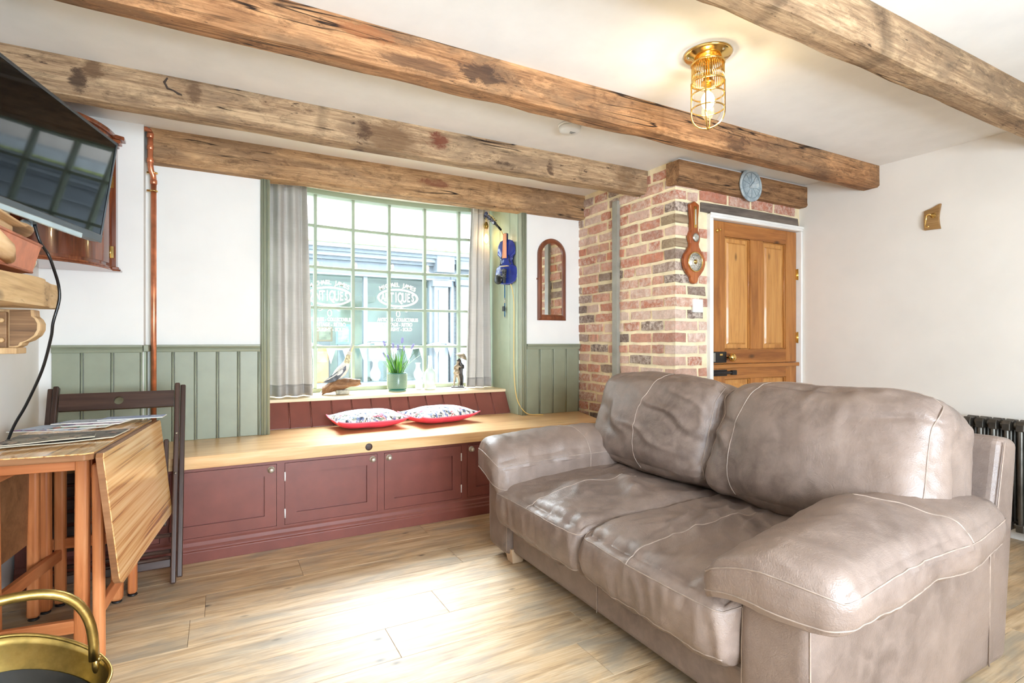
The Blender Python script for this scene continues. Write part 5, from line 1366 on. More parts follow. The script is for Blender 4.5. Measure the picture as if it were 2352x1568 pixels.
def dialmat():
    m, nt, b = newmat('silvered_dial'); setp(b, rough=0.35, metal=0.3)
    tc = N(nt, 'ShaderNodeTexCoord'); gr = N(nt, 'ShaderNodeTexNoise'); gr.inputs['Scale'].default_value = 90; L(nt, tc.outputs['Object'], gr.inputs[0])
    L(nt, ramp(nt, gr.outputs[0], [(0.40, (176, 168, 152)), (0.6, (222, 216, 204))]).outputs[0], b.inputs['Base Color']); return m
m_dial = dialmat()
d1 = obj('dial', MB().lathe([(0.0, 0.0), (0.060, 0.0), (0.060, 0.003), (0.0, 0.003)], 36, (BX, BY - 0.030, 1.622), 'y'), m_dial, ba)
obj('dial_rim', MB().tube([(BX + 0.063 * cos(t*2*pi/36), BY - 0.033, 1.622 + 0.063 * sin(t*2*pi/36)) for t in range(36)], 0.004, 8, closed=True), m_brass, d1)
obj('dial_centre', MB().lathe([(0.016, 0), (0.016, 0.002), (0.005, 0.004), (0.004, 0.008), (0, 0.009)], 20, (BX, BY - 0.033, 1.622), 'y'), m_brass, d1)
tk = MB()
for i in range(26):
    a = radians(-60 + 300 * i / 25); tk.bar((BX + 0.044 * cos(a), BY - 0.0335, 1.622 + 0.044 * sin(a)), (BX + (0.052 if i % 5 else 0.056) * cos(a), BY - 0.0335, 1.622 + (0.052 if i % 5 else 0.056) * sin(a)), 0.0012, 0.0012, (0, 1, 0))
tk.bar((BX, BY - 0.036, 1.622), (BX - 0.028, BY - 0.036, 1.652), 0.002, 0.001, (0, 1, 0))
obj('dial_scale', tk, m_iron, d1)
d2 = obj('small_dial', MB().lathe([(0.0, 0), (0.024, 0), (0.024, 0.004), (0, 0.004)], 28, (BX + 0.003, BY - 0.030, 1.782), 'y'), m_dial, ba)
obj('dial_rim', MB().tube([(BX + .003 + 0.0255 * cos(t*2*pi/28), BY - 0.033, 1.782 + 0.0255 * sin(t*2*pi/28)) for t in range(28)], 0.0028, 8, closed=True), m_steel, d2)
th_ = obj('thermometer_plate', MB().box(BX - 0.013, BX + 0.014, BY - 0.033, BY - 0.029, 1.845, 1.985), m_brass, ba)
obj('thermometer_tube', MB().tube([(BX, BY - 0.035, 1.865), (BX, BY - 0.035, 1.965)], 0.0028, 8), m_wpl, th_)

# light switch
sw = thing('light_switch', 'square white light switch on the brick by the door', 'light switch', (2.80, YD, 1.29))
obj('plate', MB().box(2.752, 2.842, YD - 0.012, YD + 0.004, 1.293, 1.381), m_wpl, sw, bevel=0.004)
obj('rocker', MB().hexa([(2.785, YD - 0.0125, 1.318), (2.812, YD - 0.0125, 1.318), (2.812, YD - 0.0125, 1.354), (2.785, YD - 0.0125, 1.354)][::-1], [(2.785, YD - 0.013, 1.318), (2.812, YD - 0.013, 1.318), (2.812, YD - 0.018, 1.354), (2.785, YD - 0.018, 1.354)][::-1]), m_white, sw)

# round plaque on the door beam
def plaqmat():
    m, nt, b = newmat('verdigris_plaque'); setp(b, rough=0.65)
    n1 = noisetex(nt, coords(nt, rnd=False), 22, 5, 0.65, 0.6)
    L(nt, ramp(nt, n1, [(0.3, (128, 140, 146)), (0.5, (170, 182, 186)), (0.7, (202, 204, 198))]).outputs[0], b.inputs['Base Color'])
    bump(nt, b, n1, 0.4, 0.004); return m
m_plq = plaqmat()
pq = thing('round_plaque', 'round blue grey sundial plaque on the beam above the door', 'plaque', (3.245, 2.515, 2.18))
Mq = Matrix.Translation((3.248, 2.510, 2.183))
obj('disc', MB().lathe([(0.0, 0.0), (0.112, 0.0), (0.112, 0.010), (0.104, 0.014), (0.098, 0.010), (0.0, 0.012)], 40, axis='y').xf(Mq), m_plq, pq)
rl = MB()
for i in range(10):
    a = radians(20 + i * 36); rl.bar((0.025 * cos(a), -0.012, 0.025 * sin(a)), (0.082 * cos(a), -0.012, 0.082 * sin(a)), 0.003, 0.004, (0, 1, 0))
rl.tube([(0.088 * cos(t*2*pi/36), -0.012, 0.088 * sin(t*2*pi/36)) for t in range(36)], 0.0025, 6, closed=True).tube([(0.022 * cos(t*2*pi/20), -0.012, 0.022 * sin(t*2*pi/20)) for t in range(20)], 0.0022, 6, closed=True)
obj('relief', rl.xf(Mq), plain('dark_verdigris', (138, 150, 154), 0.7), pq)
obj('gnomon', MB().prism([(-0.03, -0.02), (0.035, -0.02), (0.02, 0.03)], -0.022, -0.012, 'y').xf(Mq), m_plq, pq)

# hook on a scrap of oak, right wall
hk = thing('hook_board', 'small live edge oak board with a brass hook on the right wall', 'hook', (XR, 1.70, 1.80))
m_oak = wood('oak_scrap', (96, 66, 36), (150, 112, 66), (180, 142, 94), 'y', 1.5, 0.5, bmp=0.25)
bp = [(1.655, 1.792), (1.742, 1.796), (1.744, 1.83), (1.743, 1.89), (1.742, 1.915), (1.70, 1.926), (1.662, 1.944), (1.652, 1.946), (1.660, 1.90), (1.664, 1.86), (1.660, 1.82)]
obj('board', MB().prism(bp, XR - 0.018, XR, 'x'), m_oak, hk, bevel=0.003)
obj('hook', MB().lathe([(0.016, 0), (0.016, 0.004), (0.006, 0.007), (0.005, 0.02)], 16, (0, 0, 0)).xf(Matrix.Translation((XR - 0.018, 1.690, 1.878)) @ Matrix.Rotation(radians(-90), 4, 'Y'))
    .tube([(XR - 0.036, 1.690, 1.878), (XR - 0.045, 1.700, 1.884), (XR - 0.046, 1.716, 1.880), (XR - 0.046, 1.718, 1.850), (XR - 0.046, 1.722, 1.822), (XR - 0.048, 1.720, 1.810), (XR - 0.052, 1.706, 1.806), (XR - 0.054, 1.698, 1.812)], 0.0045, 8), m_brass, hk)

# column radiator behind the sofa
m_rad = plain('bare_cast_iron', (92, 88, 82), 0.38, 0.85, var=0.15, vs=14)
ra = thing('column_radiator', 'dark metal column radiator on the right wall behind the sofa', 'radiator', (3.79, 1.0, 0))
for i in range(17):
    y = 1.462 - i * 0.058
    mb = MB()
    for x in (3.745, 3.79, 3.835): mb.tube([(x, y, 0.11), (x, y, 0.63)], 0.014, 8)
    mb.prism([(3.728, 0.62), (3.852, 0.62), (3.852, 0.655), (3.84, 0.675), (3.815, 0.668), (3.79, 0.680), (3.765, 0.668), (3.74, 0.675), (3.728, 0.655)], y - 0.018, y + 0.018, 'y')
    mb.prism([(3.728, 0.085), (3.852, 0.085), (3.852, 0.125), (3.728, 0.125)], y - 0.018, y + 0.018, 'y')
    mb.tube([(3.79, y - 0.029, 0.645), (3.79, y + 0.029, 0.645)], 0.017, 10).tube([(3.79, y - 0.029, 0.105), (3.79, y + 0.029, 0.105)], 0.017, 10)
    if i in (0, 16): mb.box(3.735, 3.76, y - 0.012, y + 0.012, 0, 0.09).box(3.82, 3.845, y - 0.012, y + 0.012, 0, 0.09)
    obj('section', mb, m_rad, ra, bevel=0.004)

# copper pipe in the step of the wall
m_pipe = plain('copper_pipe', (218, 140, 104), 0.34, 0.85, var=0.18, vs=10)
cp = thing('copper_pipe', 'bare copper water pipe running up the wall beside the green panelling', 'pipe', (-0.32, 3.56, 0.53))
yq = 3.585
obj('riser', MB().tube([(-0.318, yq, 0.532), (-0.318, yq, 2.005)], 0.0135, 14), m_pipe, cp)
obj('upper_riser', MB().tube([(-0.318, yq, 1.99), (-0.320, yq - 0.004, 2.02), (-0.329, yq - 0.012, 2.045), (-0.332, yq - 0.014, 2.07), (-0.332, yq - 0.014, 2.255)], 0.0145, 14).tube([(-0.332, yq - 0.014, 2.245), (-0.336, yq - 0.014, 2.262), (-0.350, yq - 0.014, 2.268), (-0.372, yq - 0.014, 2.268)], 0.0135, 12), m_pipe, cp)
for z, x in ((1.985, -0.318), (2.10, -0.332), (2.17, -0.332), (2.235, -0.332)):
    obj('collar', MB().lathe([(0.0155, -0.012), (0.0170, -0.010), (0.0170, 0.010), (0.0155, 0.012)], 14, (x, yq - (0.014 if x < -0.33 else 0), z)), m_pipe, cp)
for z in (2.035, 1.935):
    obj('pipe_clip', MB().box(-0.350, -0.300, yq - 0.004, yq + 0.006, z - 0.005, z + 0.005).tube([(-0.318 + 0.0165 * cos(t*2*pi/16), yq + 0.0165 * sin(t*2*pi/16), z) for t in range(16)], 0.004, 6, closed=True), m_brass, cp)

# ------------------------------------------------------------------ blue violin lamp
m_blue = plain('cobalt_lacquer', (36, 52, 132), 0.10, var=0.12, vs=14, coat=0.8)
m_blued = plain('dark_blue_lacquer', (22, 26, 70), 0.12, var=0.12, coat=0.8)
m_orange = wood('bare_fingerboard', (170, 96, 60), (220, 146, 108), (232, 172, 134), 'z', 1.0, 0.5, bmp=0.03)
m_cord = plain('gold_braided_flex', (222, 186, 112), 0.6, var=0.06)
vi = thing('violin_lamp', 'blue violin turned into a wall lamp with a glowing bulb', 'lamp', (2.000, 3.775, 1.550), radians(28))
hv = [(0.0, 0.0), (0.05, 0.004), (0.085, 0.025), (0.102, 0.06), (0.103, 0.09), (0.097, 0.122), (0.090, 0.140), (0.072, 0.148), (0.059, 0.168), (0.055, 0.19), (0.059, 0.21), (0.068, 0.226), (0.083, 0.236), (0.084, 0.258), (0.083, 0.285), (0.076, 0.315), (0.058, 0.342), (0.034, 0.352), (0.012, 0.356)]
vo_ = hv + [(-w, h) for w, h in hv[:0:-1]]
nV = len(vo_)
def vlayer(x, f): return [(x, w * f, 0.18 + (h - 0.18) * f) for w, h in vo_]
ribs = MB().add(vlayer(0.030, 0.955) + vlayer(-0.002, 0.955), [(i, (i+1) % nV, nV+(i+1) % nV, nV+i) for i in range(nV)])
obj('ribs', ribs, m_blued, vi, world=False)
def plate_(xb, sgn):
    L_ = [(0.0, 1.0), (-0.004 * sgn, 1.0), (-0.0045 * sgn, 0.95), (-0.008 * sgn, 0.82), (-0.013 * sgn, 0.55), (-0.0155 * sgn, 0.25)]
    vs = []
    for d, f in L_: vs += vlayer(xb + d, f)
    fs = [(l*nV+i, l*nV+(i+1) % nV, (l+1)*nV+(i+1) % nV, (l+1)*nV+i) for l in range(len(L_)-1) for i in range(nV)]
    fs.append(tuple((len(L_)-1)*nV + i for i in range(nV)))
    return MB().add(vs, fs, True)
fp = obj('front_plate', plate_(0.0, 1), m_blue, vi, world=False)
obj('back_plate', plate_(0.030, -0.15), m_blued, vi, world=False)
for s in (-1, 1):
    obj('sound_hole', MB().tube([(-0.0155, s*0.030, 0.225), (-0.017, s*0.036, 0.215), (-0.017, s*0.036, 0.19), (-0.016, s*0.046, 0.165), (-0.0145, s*0.052, 0.155)], [0.005, 0.003, 0.003, 0.003, 0.005], 6), m_iron, fp, world=False)
obj('fingerboard', MB().hexa([(-0.034, -0.021, 0.205), (-0.026, -0.021, 0.205), (-0.026, 0.021, 0.205), (-0.034, 0.021, 0.205)], [(-0.028, -0.014, 0.400), (-0.018, -0.014, 0.400), (-0.018, 0.014, 0.400), (-0.028, 0.014, 0.400)]), m_orange, vi, world=False, bevel=0.003)
obj('neck_stub', MB().box(-0.020, 0.012, -0.012, 0.012, 0.33, 0.405), m_blued, vi, world=False, bevel=0.004)
obj('bridge', MB().box(-0.038, -0.012, -0.034, 0.034, 0.140, 0.146), plain('maple_bridge', (224, 196, 150), 0.5), vi, world=False, bevel=0.0015)
obj('tailpiece', MB().hexa([(-0.034, -0.010, 0.010), (-0.022, -0.010, 0.010), (-0.022, 0.010, 0.010), (-0.034, 0.010, 0.010)], [(-0.036, -0.022, 0.120), (-0.026, -0.022, 0.120), (-0.026, 0.022, 0.120), (-0.036, 0.022, 0.120)]), m_iron, vi, world=False, bevel=0.003)
obj('chin_rest', MB().ball((-0.026, 0.060, 0.042), (0.016, 0.040, 0.040), 16, 10), m_black, vi, world=False)
cw = MB()
rv_ = random.Random(4)
for i in range(7):
    pts = [(-0.04 - rv_.uniform(0, .014), rv_.uniform(-.03, .06), 0.12 - 0.012 * k + rv_.uniform(-.012, .012)) for k in range(6)]
    cw.tube(pts, 0.0007, 4)
obj('loose_strings', cw, m_steel, vi, world=False)
# neck and scroll leaning out to carry the bulb (world coordinates)
obj('neck', MB().tube([(1.962, 3.800, 1.985), (1.960, 3.850, 2.020), (1.958, 3.895, 2.055)], [0.009, 0.010, 0.011], 8), m_black, vi)
pgb = obj('peg_box', MB().bar((1.958, 3.890, 2.050), (1.950, 4.015, 2.135), 0.024, 0.028), m_blued, vi, bevel=0.006)
spi = [(1.949, 4.035 + (0.030 - 0.0032 * k) * cos(0.62 * k - 1.2), 2.150 + (0.030 - 0.0032 * k) * sin(0.62 * k - 1.2)) for k in range(9)]
obj('scroll', MB().tube(spi, [0.013, 0.013, 0.013, 0.012, 0.012, 0.011, 0.010, 0.009, 0.008], 10).ball((1.949, 4.035, 2.150), 0.013), m_blued, pgb)
for k in range(3): obj('peg', MB().tube([(1.93, 3.93 + .03*k, 2.075 + .02*k), (1.985, 3.92 + .03*k, 2.085 + .02*k)], 0.0045, 6), m_black, pgb)
bxy = (1.945, 4.030)
obj('bulb_flex', MB().tube([(bxy[0], bxy[1], 2.125), (bxy[0], bxy[1], 2.085)], 0.003, 6), m_cord, vi)
obj('bulb_holder', MB().lathe([(0.006, 0.05), (0.012, 0.044), (0.016, 0.03), (0.019, 0.026), (0.019, 0.006), (0.014, 0.0), (0.014, -0.008)], 16, (bxy[0], bxy[1], 2.040)).box(bxy[0] - .004, bxy[0] + .004, bxy[1] - 0.03, bxy[1] + 0.03, 2.058, 2.064), m_obrass, vi)
gb = obj('bulb', MB().lathe([(0.012, 2.034), (0.016, 2.015), (0.026, 1.985), (0.032, 1.955), (0.030, 1.930), (0.020, 1.912), (0.006, 1.904), (0.0, 1.903)], 24, (bxy[0], bxy[1], 0), cap=(False, False)), m_jar, vi)
obj('filament', MB().ball((bxy[0], bxy[1], 1.953), (0.014, 0.014, 0.036), 16, 10), m_bulb, gb)
pl_ = bpy.data.lights.new('violin_lamp_light', 'POINT'); pl_.energy = 1.3; pl_.color = (1.0, 0.74, 0.42); pl_.shadow_soft_size = 0.025
plo = bpy.data.objects.new('violin_lamp_light', pl_); COL.objects.link(plo); plo.parent = vi
plo.matrix_basis = WM(vi).inverted() @ Matrix.Translation((bxy[0], bxy[1], 1.955))
obj('flex', MB().tube(smooth_path([(1.962, 4.01, 2.15), (1.965, 3.95, 2.115), (1.970, 3.88, 2.045), (1.985, 3.82, 1.965), (2.000, 3.790, 1.905)]), 0.0034, 8)
    .tube(smooth_path([(2.015, 3.735, 1.552), (2.025, 3.722, 1.50), (2.034, 3.715, 1.386), (2.036, 3.72, 1.1), (2.034, 3.715, 0.90), (2.036, 3.70, 0.74), (2.040, 3.665, 0.64), (2.055, 3.612, 0.575), (2.085, 3.590, 0.545), (2.13, 3.585, 0.536), (2.175, 3.570, 0.536), (2.20, 3.545, 0.535)]), 0.0036, 8), m_cord, vi)
# the bow hangs behind the body
bw = thing('violin_bow', 'blue and black violin bow hanging below the violin', 'violin bow', (2.03, 3.86, 1.30))
obj('stick', MB().tube([(2.030, 3.862, 1.300), (2.030, 3.862, 1.60)], 0.0045, 8), plain('blue_stick', (34, 92, 134), 0.25), bw)
obj('frog', MB().box(2.018, 2.030, 3.857, 3.885, 1.345, 1.385), m_black, bw, bevel=0.002)
obj('grip', MB().tube([(2.030, 3.862, 1.41), (2.030, 3.862, 1.452)], 0.0054, 8), m_steel, bw)
obj('button', MB().tube([(2.030, 3.862, 1.288), (2.030, 3.862, 1.300)], 0.0052, 8), m_steel, bw)
# ------------------------------------------------------------------ curtains
def linen(name, c):
    m, nt, b = newmat(name); setp(b, rough=0.9, spec=0.1)
    v = coords(nt, rnd=False)
    w1 = noisetex(nt, coords(nt, (260, 260, 8), False), 1.0, 2); w2 = noisetex(nt, coords(nt, (8, 8, 260), False), 1.0, 2)
    s = math_(nt, 'ADD', math_(nt, 'MULTIPLY', w1, 0.5), math_(nt, 'MULTIPLY', w2, 0.5))
    col = ramp(nt, s, [(0.35, tuple(x * 0.965 for x in c)), (0.65, tuple(min(255, x * 1.02) for x in c))]).outputs[0]
    L(nt, col, b.inputs['Base Color'])
    tl = N(nt, 'ShaderNodeBsdfTranslucent'); L(nt, col, tl.inputs[0]); mx = N(nt, 'ShaderNodeMixShader'); mx.inputs[0].default_value = 0.38
    L(nt, b.outputs[0], mx.inputs[1]); L(nt, tl.outputs[0], mx.inputs[2]); L(nt, mx.outputs[0], nt.nodes['Material Output'].inputs[0])
    bump(nt, b, s, 0.15, 0.002)
    return m
m_lin = linen('grey_linen', (204, 199, 194))
def curtain(label, xt0, xt1, xb0, xb1, y, z0, z1, folds, seed, amp):
    t = thing('curtain', label, 'curtain', ((xb0 + xb1) / 2, y, z0), group='grey linen window curtains')
    def f(u, v):
        x0 = xb0 + (xt0 - xb0) * v; x1 = xb1 + (xt1 - xb1) * v
        uu = u + 0.03 * noise.noise(Vector((u * 4, v * 1.5, seed)))
        a = amp * (0.75 + 0.5 * (1 - v)) * (0.7 + 0.5 * noise.noise(Vector((u * 2.2, seed * 3, 0.0))))
        ph = folds * 2 * pi * (uu + 0.025 * sin(3 * v + seed))
        yy = y + a * (sin(ph) + 0.28 * sin(2.1 * ph + seed)) + 0.012 * noise.noise(Vector((u*3, v*5, seed+5)))
        x = x0 + (x1 - x0) * u + 0.25 * a * cos(ph)
        crease = 0.0
        for zc_ in (0.30, 0.66): crease += 0.004 * math.exp(-((v - zc_) / 0.008) ** 2)
        return (x, yy - crease, z0 + (z1 - z0) * v)
    body = obj('cloth', MB().grid(f, 110, 60), m_lin, t, solid=0.0016)
    hem = obj('hem', MB().grid(lambda u, v: (lambda p: (p[0], p[1] - 0.0022, p[2]))(f(u, v * 0.052 + 0.0005)), 110, 4), m_lin, t, solid=0.0016)
    hd_ = obj('header_tape', MB().grid(lambda u, v: (lambda p: (p[0], p[1] - 0.0022, p[2]))(f(u, 0.965 + v * 0.033)), 110, 3), m_lin, t, solid=0.0016)
    return t
curtain('grey linen curtain hanging at the left of the window', 0.290, 0.545, 0.290, 0.578, 4.035, 0.722, 2.222, 2.7, 1.0, 0.046)
curtain('grey linen curtain at the right of the window behind the bulb', 1.850, 2.020, 1.792, 2.026, 4.115, 0.722, 2.222, 3.1, 5.0, 0.034)
cr = thing('curtain_rod', 'white curtain rod tucked behind the window beam', 'curtain rod', (1.16, 4.06, 2.225))
obj('rod', MB().tube([(0.277, 4.06, 2.230), (2.043, 4.06, 2.230)], 0.007, 10), m_white, cr)

# ------------------------------------------------------------------ cushions on the bench
def floral():
    m, nt, b = newmat('garden_print_cotton'); setp(b, rough=0.8, spec=0.2)
    v = coords(nt, rnd=True)
    st = noisetex(nt, coords(nt, (50, 14, 20), True, rot=(0, 0, 0.6)), 1.0, 4, 0.6, 1.2)
    n1 = noisetex(nt, v, 13, 4, 0.6, 0.8); n2 = noisetex(nt, v, 34, 4, 0.65, 0.6)
    c = ramp(nt, n2, [(0.34, (44, 44, 44)), (0.42, (96, 92, 86)), (0.47, (226, 222, 212)), (0.62, (246, 244, 236))]).outputs[0]
    c = mixc(nt, ramp(nt, st, [(0.52, (0, 0, 0)), (0.60, (0.85, 0.85, 0.85))]).outputs[0], c, (84, 112, 168))
    c = mixc(nt, ramp(nt, n1, [(0.60, (0, 0, 0)), (0.66, (0.9, 0.9, 0.9))]).outputs[0], c, (228, 84, 110))
    n4 = noisetex(nt, v, 19, 4, 0.6, 0.5)
    c = mixc(nt, ramp(nt, n4, [(0.58, (0, 0, 0)), (0.64, (0.7, 0.7, 0.7))]).outputs[0], c, (86, 112, 86))
    L(nt, c, b.inputs['Base Color']); return m
m_flo = floral()
m_pink = plain('coral_pink_cotton', (222, 66, 84), 0.75, var=0.05, bmp=0.1)
m_pip = plain('pink_piping', (236, 110, 130), 0.7)
def cushion(label, c, rotz, hx, hy, hz, tilt):
    t = thing('scatter_cushion', label, 'cushion', (c[0], c[1], c[2]), group='floral cushions on the bench', rot=(tilt, 0, rotz))
    def prof(a, b): 
        e = max(0.0, 1 - abs(a) ** 2.6) ** 0.5 * max(0.0, 1 - abs(b) ** 2.6) ** 0.5
        return e
    def pos(a, b, s):
        pin = 1 - 0.07 * (1 - (abs(a) * abs(b)) ** 2) * max(abs(a), abs(b)) ** 6   # edges pulled in between the corners
        x = a * hx * (pin if abs(a) >= abs(b) else 1 - 0.0); y = b * hy * (pin if abs(b) >= abs(a) else 1)
        z = s * hz * prof(a, b) * (1.0 if s > 0 else 0.85)
        z += 0.006 * noise.noise(Vector((x * 9, y * 9, label.__len__()))) * prof(a, b)
        z += 0.020 * (abs(a) ** 4) * (abs(b) ** 4) + 0.018 * max(0, -b) ** 3 * 0
        return (x, y, z + hz * 0.85)
    n = 34
    obj('printed_front', MB().grid(lambda u, v: pos(2*u-1, 2*v-1, 1), n, n), m_flo, t, world=False)
    bk_ = MB().grid(lambda u, v: pos(2*u-1, 2*v-1, -1), n, n); bk_.f = [f[::-1] for f in bk_.f]
    obj('pink_back', bk_, m_pink, t, world=False)
    ed_ = [pos(-1 + 2*i/30, -1, 1) for i in range(30)] + [pos(1, -1 + 2*i/30, 1) for i in range(30)] + [pos(1 - 2*i/30, 1, 1) for i in range(30)] + [pos(-1, 1 - 2*i/30, 1) for i in range(30)]
    obj('piping', MB().tube(ed_, 0.0042, 8, closed=True), m_pip, t, world=False)
    return t
cushion('floral cushion with pink underside, left of the pair on the bench', (0.872, 3.620, 0.534), radians(3), 0.232, 0.165, 0.060, radians(1))
cushion('floral cushion with pink underside, right of the pair on the bench', (1.372, 3.612, 0.534), radians(13), 0.238, 0.165, 0.060, radians(1))

# ------------------------------------------------------------------ potted lavender
SZ = 0.7165
m_pot = plain('teal_glaze', (44, 104, 92), 0.2, var=0.08)
m_potl = plain('pale_teal_glaze', (150, 188, 172), 0.25, var=0.05)
m_ring = plain('cream_glaze_ring', (196, 206, 180), 0.3)
pt = thing('potted_lavender', 'teal patterned pot with lavender and long grass blades', 'plant', (1.222, 4.125, SZ))
po = obj('pot', MB().lathe([(0.062, 0.0), (0.064, 0.004), (0.0745, 0.016), (0.0755, 0.022), (0.0755, 0.136), (0.0735, 0.140), (0.070, 0.138), (0.070, 0.115), (0.0, 0.115)], 48), m_pot, pt, world=False)
obj('pot_foot', MB().lathe([(0.061, 0.0), (0.066, 0.0), (0.066, 0.010), (0.070, 0.014)], 40, cap=(False, False)), m_potl, po, world=False)
rg = MB()
for r_ in range(10):
    z = 0.027 + r_ * 0.0113
    for k in range(36):
        a = 2*pi*(k + 0.5*(r_ % 2))/36
        if sin(a) > 0.45: continue
        cxx, cyy = 0.0762 * cos(a), 0.0762 * sin(a)
        rg.tube([(cxx - sin(a) * 0.0044 * cos(t), cyy + cos(a) * 0.0044 * cos(t), z + 0.0044 * sin(t)) for t in [q_ * pi/4 for q_ in range(8)]], 0.0011, 4, closed=True)
rgo = obj('ring_pattern', rg, m_ring, po, world=False); rgo['kind'] = 'stuff'
obj('soil', MB().lathe([(0.0, 0.122), (0.069, 0.120)], 30, cap=(False, False)), plain('dark_soil', (60, 50, 36), 0.9), po, world=False)
m_gr = plain('grass_green', (96, 150, 52), 0.5, var=0.25, vs=20)
m_gr2 = plain('grass_deep_green', (58, 104, 46), 0.5, var=0.25, vs=20)
m_lav = plain('lavender_purple', (150, 140, 196), 0.7, var=0.15, vs=60)
m_lavl = plain('grey_green_leaf', (132, 160, 136), 0.6, var=0.15)
rp = random.Random(17)
def blade(pt_, a, r0, ln, spread, w, mat, droop=0.0, name='blade'):
    n = 9; vs = []; fs = []
    base = Vector((r0 * cos(a), r0 * sin(a), 0.118))
    out = Vector((cos(a), sin(a), 0)); side = Vector((-sin(a), cos(a), 0))
    tw = rp.uniform(-0.6, 0.6)
    for i in range(n + 1):
        t = i / n
        p = base + out * (spread * t ** 1.5) + Vector((0, 0, ln * t * (1 - 0.12 * t) - droop * t ** 3))
        ww = w * (1 - t ** 2.2) * (0.7 + 0.5 * min(1, t * 3)) + 0.0002
        s = (side * cos(tw * t) + out * sin(tw * t)) * ww
        vs += [p - s, p + Vector((out.x, out.y, 0)) * ww * 0.25, p + s]
    for i in range(n):
        b = i * 3; fs += [(b, b+1, b+4, b+3), (b+1, b+2, b+5, b+4)]
    return obj(name, MB().add(vs, fs, True), mat, pt_, world=False)
for i in range(80):
    a = rp.uniform(0, 2*pi); long = i < 18
    blade(pt, a, rp.uniform(0.005, 0.055), rp.uniform(0.20, 0.30) if long else rp.uniform(0.10, 0.20), rp.uniform(0.02, 0.15) if long else rp.uniform(0.0, 0.09), rp.uniform(0.003, 0.0052), m_gr if rp.random() < 0.6 else m_gr2)
for a, ln, sp in ((pi * 1.02, 0.20, 0.17), (0.1, 0.21, 0.19), (pi * 0.95, 0.06, 0.17), (pi * 1.1, 0.28, 0.13), (-0.25, 0.28, 0.15)):
    blade(pt, a, 0.04, ln, sp, 0.0034, m_gr, 0.01)
for i, (a, sp, ln) in enumerate(((3.3, 0.075, 0.225), (5.2, 0.03, 0.245), (5.9, 0.085, 0.205), (2.9, 0.045, 0.135), (4.5, 0.035, 0.20), (0.6, 0.05, 0.19), (1.9, 0.03, 0.21), (3.0, 0.07, 0.15))):
    base = Vector((0.02 * cos(a), 0.02 * sin(a), 0.118)); tip = base + Vector((cos(a) * sp * 1.25, sin(a) * sp * 1.25, ln * 1.2))
    st_ = obj('lavender_stem', MB().tube([base, (base + tip) / 2 + Vector((0, 0, 0.01)), tip], 0.0013, 5), m_lavl, pt, world=False)
    fb = MB(); d = (tip - base).normalized()
    for k in range(26):
        q_ = tip - d * (0.0016 * k); aa = k * 2.4; rr_ = 0.0075 * (0.45 + 0.55 * sin(min(1, k / 20) * pi * 0.8))
        fb.ball((q_.x + rr_ * cos(aa), q_.y + rr_ * sin(aa), q_.z), 0.0036, 6, 4)
    obj('flower_spike', fb, m_lav, st_, world=False)

# ------------------------------------------------------------------ bottles
m_glass, nt_, bb_ = newmat('clear_bottle_glass'); nt_.nodes.remove(bb_)
_tr = N(nt_, 'ShaderNodeBsdfTransparent'); _tr.inputs[0].default_value = (0.90, 0.97, 0.93, 1)
_gl = N(nt_, 'ShaderNodeBsdfGlossy'); _gl.inputs['Roughness'].default_value = 0.05
_df = N(nt_, 'ShaderNodeBsdfDiffuse'); _df.inputs[0].default_value = (0.85, 0.93, 0.90, 1)
_lw = N(nt_, 'ShaderNodeLayerWeight'); _lw.inputs[0].default_value = 0.45
_m1 = N(nt_, 'ShaderNodeMixShader'); _m1.inputs[0].default_value = 0.5; L(nt_, _tr.outputs[0], _m1.inputs[1]); L(nt_, _df.outputs[0], _m1.inputs[2])
_m2 = N(nt_, 'ShaderNodeMixShader'); L(nt_, _lw.outputs['Facing'], _m2.inputs[0]); L(nt_, _m1.outputs[0], _m2.inputs[1]); L(nt_, _gl.outputs[0], _m2.inputs[2]); L(nt_, _m2.outputs[0], nt_.nodes['Material Output'].inputs[0])
b1 = thing('glass_bottle', 'tall clear glass bottle with greenery inside on the sill', 'bottle', (1.487, 4.115, SZ))
obj('glass', MB().lathe([(0.044, 0.0), (0.047, 0.004), (0.046, 0.03), (0.0495, 0.07), (0.0495, 0.118), (0.046, 0.138), (0.030, 0.158), (0.021, 0.168), (0.018, 0.190), (0.0145, 0.245), (0.0155, 0.250), (0.0155, 0.268), (0.014, 0.272)], 32, cap=(True, False)), m_glass, b1, world=False)
gl_ = MB()
for i in range(24):
    a = rp.uniform(0, 2*pi); r_ = rp.uniform(0, 0.03); z = rp.uniform(0.008, 0.07)
    gl_.tube([(r_*cos(a), r_*sin(a), z), (r_*cos(a) + rp.uniform(-.014, .014), r_*sin(a) + rp.uniform(-.014, .014), z + rp.uniform(-.005, .03))], 0.0016, 5)
obj('greenery', gl_, m_gr2, b1, world=False)
b2_ = thing('glass_jar', 'small frosted white glass bottle beside the tall bottle', 'bottle', (1.412, 4.165, SZ))
m_frost = plain('frosted_white_glass', (236, 240, 238), 0.35, var=0.01)
obj('glass', MB().lathe([(0.027, 0.0), (0.029, 0.003), (0.029, 0.062), (0.026, 0.074), (0.020, 0.082), (0.019, 0.098), (0.021, 0.100), (0.021, 0.104)], 28), m_frost, b2_, world=False)
obj('neck_ring', MB().tube([(0.020 * cos(t*2*pi/20), 0.020 * sin(t*2*pi/20), 0.086) for t in range(20)], 0.002, 6, closed=True), m_frost, b2_, world=False)

